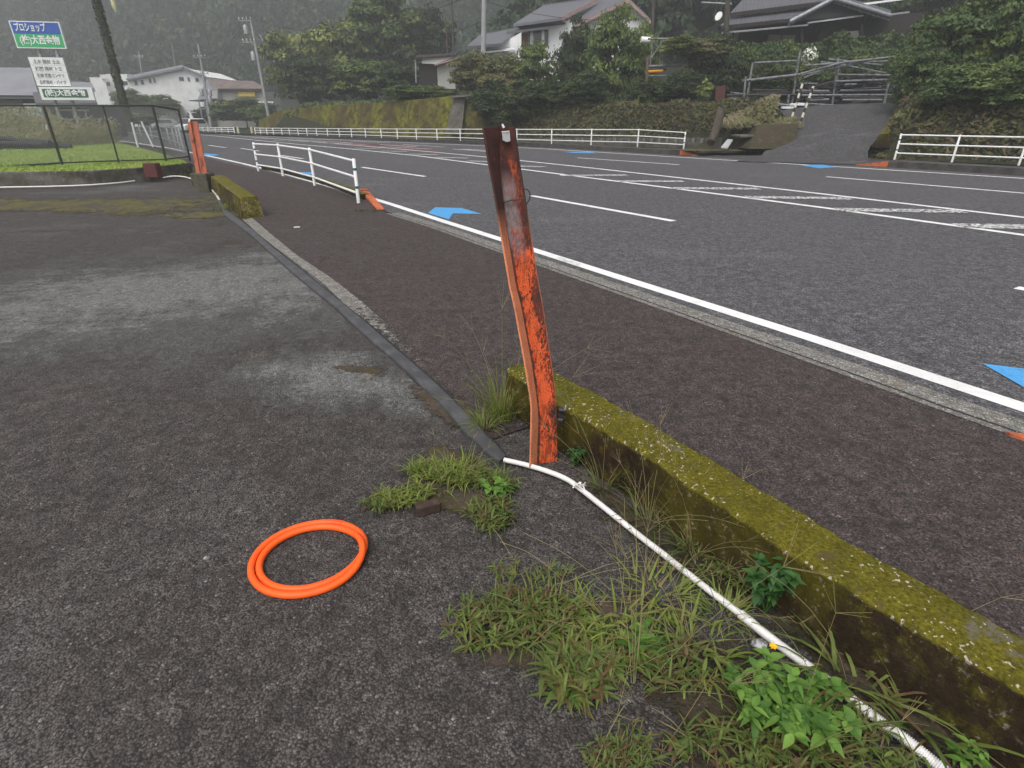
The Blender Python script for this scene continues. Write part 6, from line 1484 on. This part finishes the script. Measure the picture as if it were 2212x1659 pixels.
for x0, y0, x1, y1, Y in ((1731, 206, 1925, 205, 34), (1802, 176, 1925, 172, 34.4), (1740, 142, 1806, 137, 34.4), (1806, 137, 1930, 123, 34.4), (1790, 128, 1930, 144, 35)): bar(rk2, 'beam', D(x0, y0, Y), D(x1, y1, Y), .055, 'rack_metal')
PIPES = [(1728, 160, 1812, 137, 34.2), (1736, 168, 1812, 139, 34.3), (1728, 163, 1880, 130, 34.5), (1773, 134, 1830, 141, 34.7), (1808, 161, 1920, 163, 34.6), (1812, 139, 1912, 158, 34.9), (1815, 137, 1920, 132, 35),
         (1727, 180, 1765, 181, 34.5), (1745, 192, 1800, 176, 34.5), (1750, 195, 1802, 178, 34.6), (1825, 183, 1850, 182, 34), (1845, 192, 1905, 190, 34), (1578, 200, 1610, 204, 34.2), (1720, 186, 1800, 190, 34.6),
         (1740, 214, 1780, 212, 33.8), (1742, 217, 1790, 215, 33.8), (1840, 222, 1872, 219, 33.6), (1832, 226, 1866, 225, 33.5), (1815, 196, 1930, 194, 34.2), (1810, 199, 1925, 200, 34.3), (1815, 210, 1930, 212, 33.9), (1720, 196, 1790, 197, 34.4), (1640, 201, 1705, 200, 34.5), (1580, 211, 1690, 222, 33.7), (1720, 223, 1800, 228, 33.6), (1812, 228, 1900, 230, 33.6), (1625, 195, 1700, 196, 34.6), (1820, 216, 1905, 216, 33.8), (1730, 201, 1795, 200, 34.3), (1920, 236, 1975, 235, 33.3), (1930, 190, 1985, 186, 33.8), (1905, 186, 1960, 185, 34)]
def bay(q): return 'left' if q[0] + q[2] < 3440 else ('middle' if q[0] + q[2] < 3610 else 'right')
rank = {}
for b_n in ('left', 'middle', 'right'):
    for lv in (0, 1):
        mem = sorted([k for k, q in enumerate(PIPES) if bay(q) == b_n and (q[1] < 185) == bool(lv)], key=lambda k: PIPES[k][1] + PIPES[k][3])
        for r_, k in enumerate(mem): rank[k] = (b_n, ORD[r_], lv)
for k, (x0, y0, x1, y1, Y) in enumerate(PIPES):
    mb = MB(); mb.tube([D(x0, y0, Y), D(x1, y1, Y)], .05 if k < 14 else .06, 8); b_n, od, up = rank[k]
    lab = 'grey steel pipe on the upper rack, %s from the top in the %s bay' % (od, b_n) if up else 'dark steel bar stacked low in the rack, %s from the top in the %s bay' % (od, b_n)
    tag(mb.obj('steel_pipe', 'rack_metal' if k % 3 == 0 or up else 'dark_metal'), lab, 'pipe', 'steel pipes on the upper rack' if up else 'steel bars in the lower rack stacks')
# dense lower heap as boxes of bundled bars
for (x0, x1, y0, y1, Y, lab) in ((1572, 1700, 203, 224, 35.3, 'left heap of bundled scaffold parts under the rack'), (1722, 1795, 180, 230, 35.4, 'middle heap of dark bundled scaffold parts under the rack'), (1812, 1925, 163, 232, 35.6, 'right heap of dark bundled scaffold parts under the rack')):
    mb = MB()
    for k in range(190):
        xx = rnd.uniform(x0, x1 - 20); yy = rnd.uniform(y0, y1); p = D(xx, yy, Y + rnd.uniform(-.3, .8)); l_ = rnd.uniform(.4, 1.4); mb.box((p.x + l_ / 2, p.y, p.z), (l_, rnd.uniform(.06, .3), rnd.uniform(.04, .14)), rnd.uniform(-.2, .2))
    tag(mb.obj('scaffold_heap', mat('scrap_%d' % x0, (.045, .045, .048), .6, [(2.5, (.16, .16, .17), .53, .66), (6, (.02, .02, .022), .45, .6)])), lab, 'scaffold parts')
# white tray and bags
for x, y, w_, lab in ((1893, 235, .55, 'white plastic tray on the ground at the right rack post'), (1703, 233, .7, 'white plank end by the left rack post'), (1722, 226, .7, 'white sack under the tall rack post')):
    mb = MB(); p = D(x, y, 33.2); mb.box((p.x, p.y, p.z), (w_, .3, .12)); tag(mb.obj('white_tray' if 'tray' in lab else ('plank' if 'plank' in lab else 'sack'), 'white_wall', bevel=.03), lab, 'yard clutter')
# striped poles
def stripes():
    m, t, N, L, b = new_mat('black_white_twist'); g = N.new('ShaderNodeTexCoord').outputs['Object']
    wv = N.new('ShaderNodeTexWave'); wv.bands_direction = 'DIAGONAL'; wv.inputs['Scale'].default_value = 1.3; L.new(g, wv.inputs[0])
    L.new(mixc(N, L, ramp(N, L, wv.outputs['Fac'], .48, .52), (.03, .03, .03), (.72, .68, .52)), b.inputs['Base Color']); return m
M['stripe'] = stripes()
for x0, y0, x1, y1, Y, lab in ((1708.6, 260, 1735.4, 175.6, 31.5, 'left one of two leaning black and white striped poles at the driveway'), (1722.6, 281.7, 1757, 186.5, 29.5, 'right and lower one of two leaning black and white striped poles at the driveway')):
    mb = MB(); a = D(x0, y0, Y); mb.tube([a, D(x1, y1, Y)], .06, 8); tag(mb.obj('striped_pole', 'stripe', origin=tuple(a)), lab, 'striped pole', 'striped poles at the driveway')
# block steps and side walls of the driveway
def drywall(name, pts, ext, m, lab):
    mb = MB(); mb.slab([D(*p) for p in pts], ext); return tag(mb.obj(name, m, bevel=.04), lab, 'wall')
drywall('block_wall', [(1637, 270, 28.5), (1722, 267, 28.5), (1724, 303, 27.6), (1690, 322, 27), (1614, 322, 27), (1628, 296, 27.8)], (.2, 2.2, 0), 'brown_concrete', 'squat brown concrete abutment left of the driveway')
drywall('block_wall', [(1603, 266, 28.9), (1638, 266, 28.9), (1638, 270, 28.9), (1603, 270, 28.9)], (0, 1.5, 0), 'old_concrete', 'upper concrete step slab left of the brown abutment')
drywall('block_wall', [(1598, 292, 27.9), (1630, 291, 27.9), (1630, 297, 27.9), (1598, 298, 27.9)], (0, 1.2, 0), 'old_concrete', 'lower concrete step slab left of the brown abutment')
mb = MB(); rows = []
for k in range(7, 30):
    p = Rp[k]; d_ = (Rp[k + 1] - Rp[k - 1]); d_.z = 0; d_.normalize(); nv = Vector((d_.y, -d_.x, 0)); z_ = dz(p)
    rows.append([p - nv * .05 + Vector((0, 0, z_ - .2)) - Vector((0, 0, p.z)), p + nv * .12 + Vector((0, 0, z_ + .30)) - Vector((0, 0, p.z)), p + nv * .42 + Vector((0, 0, z_ + .34)) - Vector((0, 0, p.z)), p + nv * .6 + Vector((0, 0, z_ - .2)) - Vector((0, 0, p.z))])
mb.add([v for r_ in rows for v in r_], [(i * 4 + q, i * 4 + q + 1, i * 4 + q + 5, i * 4 + q + 4) for i in range(len(rows) - 1) for q in range(3)]); mb.poly(rows[0][::-1])
tag(mb.obj('driveway_side_wall', 'moss'), 'low sloping mossy kerb wall up the right side of the driveway', 'wall')
mb = MB(); mb.slab([D(1557, 320, 26.8), D(1571, 303, 28.2), D(1583, 304, 28.2), D(1572, 321, 26.8)], (0, 0, .05)); tag(mb.obj('metal_plate', 'car_silver'), 'pale sloping metal plate on the mossy verge', 'plate')
blob('moss_patch', D(1560, 318, 27).x, 28.2, 2.2, 1.6, .3, .22, 'moss_ground', 44)
mb = MB(); mb.tube(smooth([D(1535, 308, 28.5), D(1545, 285, 29), D(1552, 262, 29.5), D(1556, 240, 30)], 1), [.30] * 5 + [.2] * 3 if False else .2, 8); tag(mb.obj('tree_stump', 'bark'), 'leaning old tree trunk at the end of the brown bank', 'trunk')
mb = MB(); mb.slab([D(1546, 186, 34.6), D(1568, 184, 34.6), D(1566, 215, 34.6), D(1545, 216, 34.6)], (0, .05, 0)); tag(mb.obj('rusty_panel', 'dull_red'), 'rust red panel beside the storage yard', 'panel')
# steel frame with yellow beam
sf = thing('scaffold_tower', D(1430, 165, 42), 'galvanised steel frame with a yellow beam behind the shrubs', 'frame')
for x0, y0, x1, y1 in ((1405, 140, 1411, 82), (1426, 150, 1428, 82), (1451, 140, 1453, 84)): bar(sf, 'post', D(x0, y0, 40.5), D(x1, y1, 40.5), .06, 'rack_metal')
for x0, y0, x1, y1 in ((1411, 90, 1450, 138), (1430, 92, 1405, 128)): bar(sf, 'brace', D(x0, y0, 40.3), D(x1, y1, 40.3), .05, 'rack_metal')
for x0, y0, x1, y1, m_, r_ in ((1400, 84, 1470, 84, 'rack_metal', .06), (1396, 144, 1470, 140, 'rack_metal', .08), (1394, 155, 1432, 153, 'machine_yellow', .1), (1394, 150.5, 1438, 149, 'dark_metal', .08), (1396, 165, 1440, 163, 'rack_metal', .06)): bar(sf, 'beam', D(x0, y0, 40), D(x1, y1, 40), r_, m_)
mb = MB(); mb.tube([D(1385, 86, 41), D(1404, 87, 41)], .18, 10); tag(mb.obj('white_tank', 'white_wall'), 'white horizontal cylinder left of the steel frame', 'tank')

# ================================================================ AIR
hz = MB(); hz.box((-40, 240, 98), (1100, 620, 200)); ho_ = hz.obj('haze', M['white_metal'])
hm = bpy.data.materials.new('haze_air'); hm.use_nodes = True; N = hm.node_tree.nodes; L = hm.node_tree.links
N.remove(N['Principled BSDF']); pv = N.new('ShaderNodeVolumePrincipled'); pv.inputs['Color'].default_value = (.93, .95, .97, 1); pv.inputs['Density'].default_value = .0030; pv.inputs['Anisotropy'].default_value = .2
L.new(pv.outputs[0], N['Material Output'].inputs['Volume']); ho_.data.materials.clear(); ho_.data.materials.append(hm); ho_['kind'] = 'stuff'; ho_['label'] = 'thin grey morning haze over the valley'; ho_['category'] = 'haze'
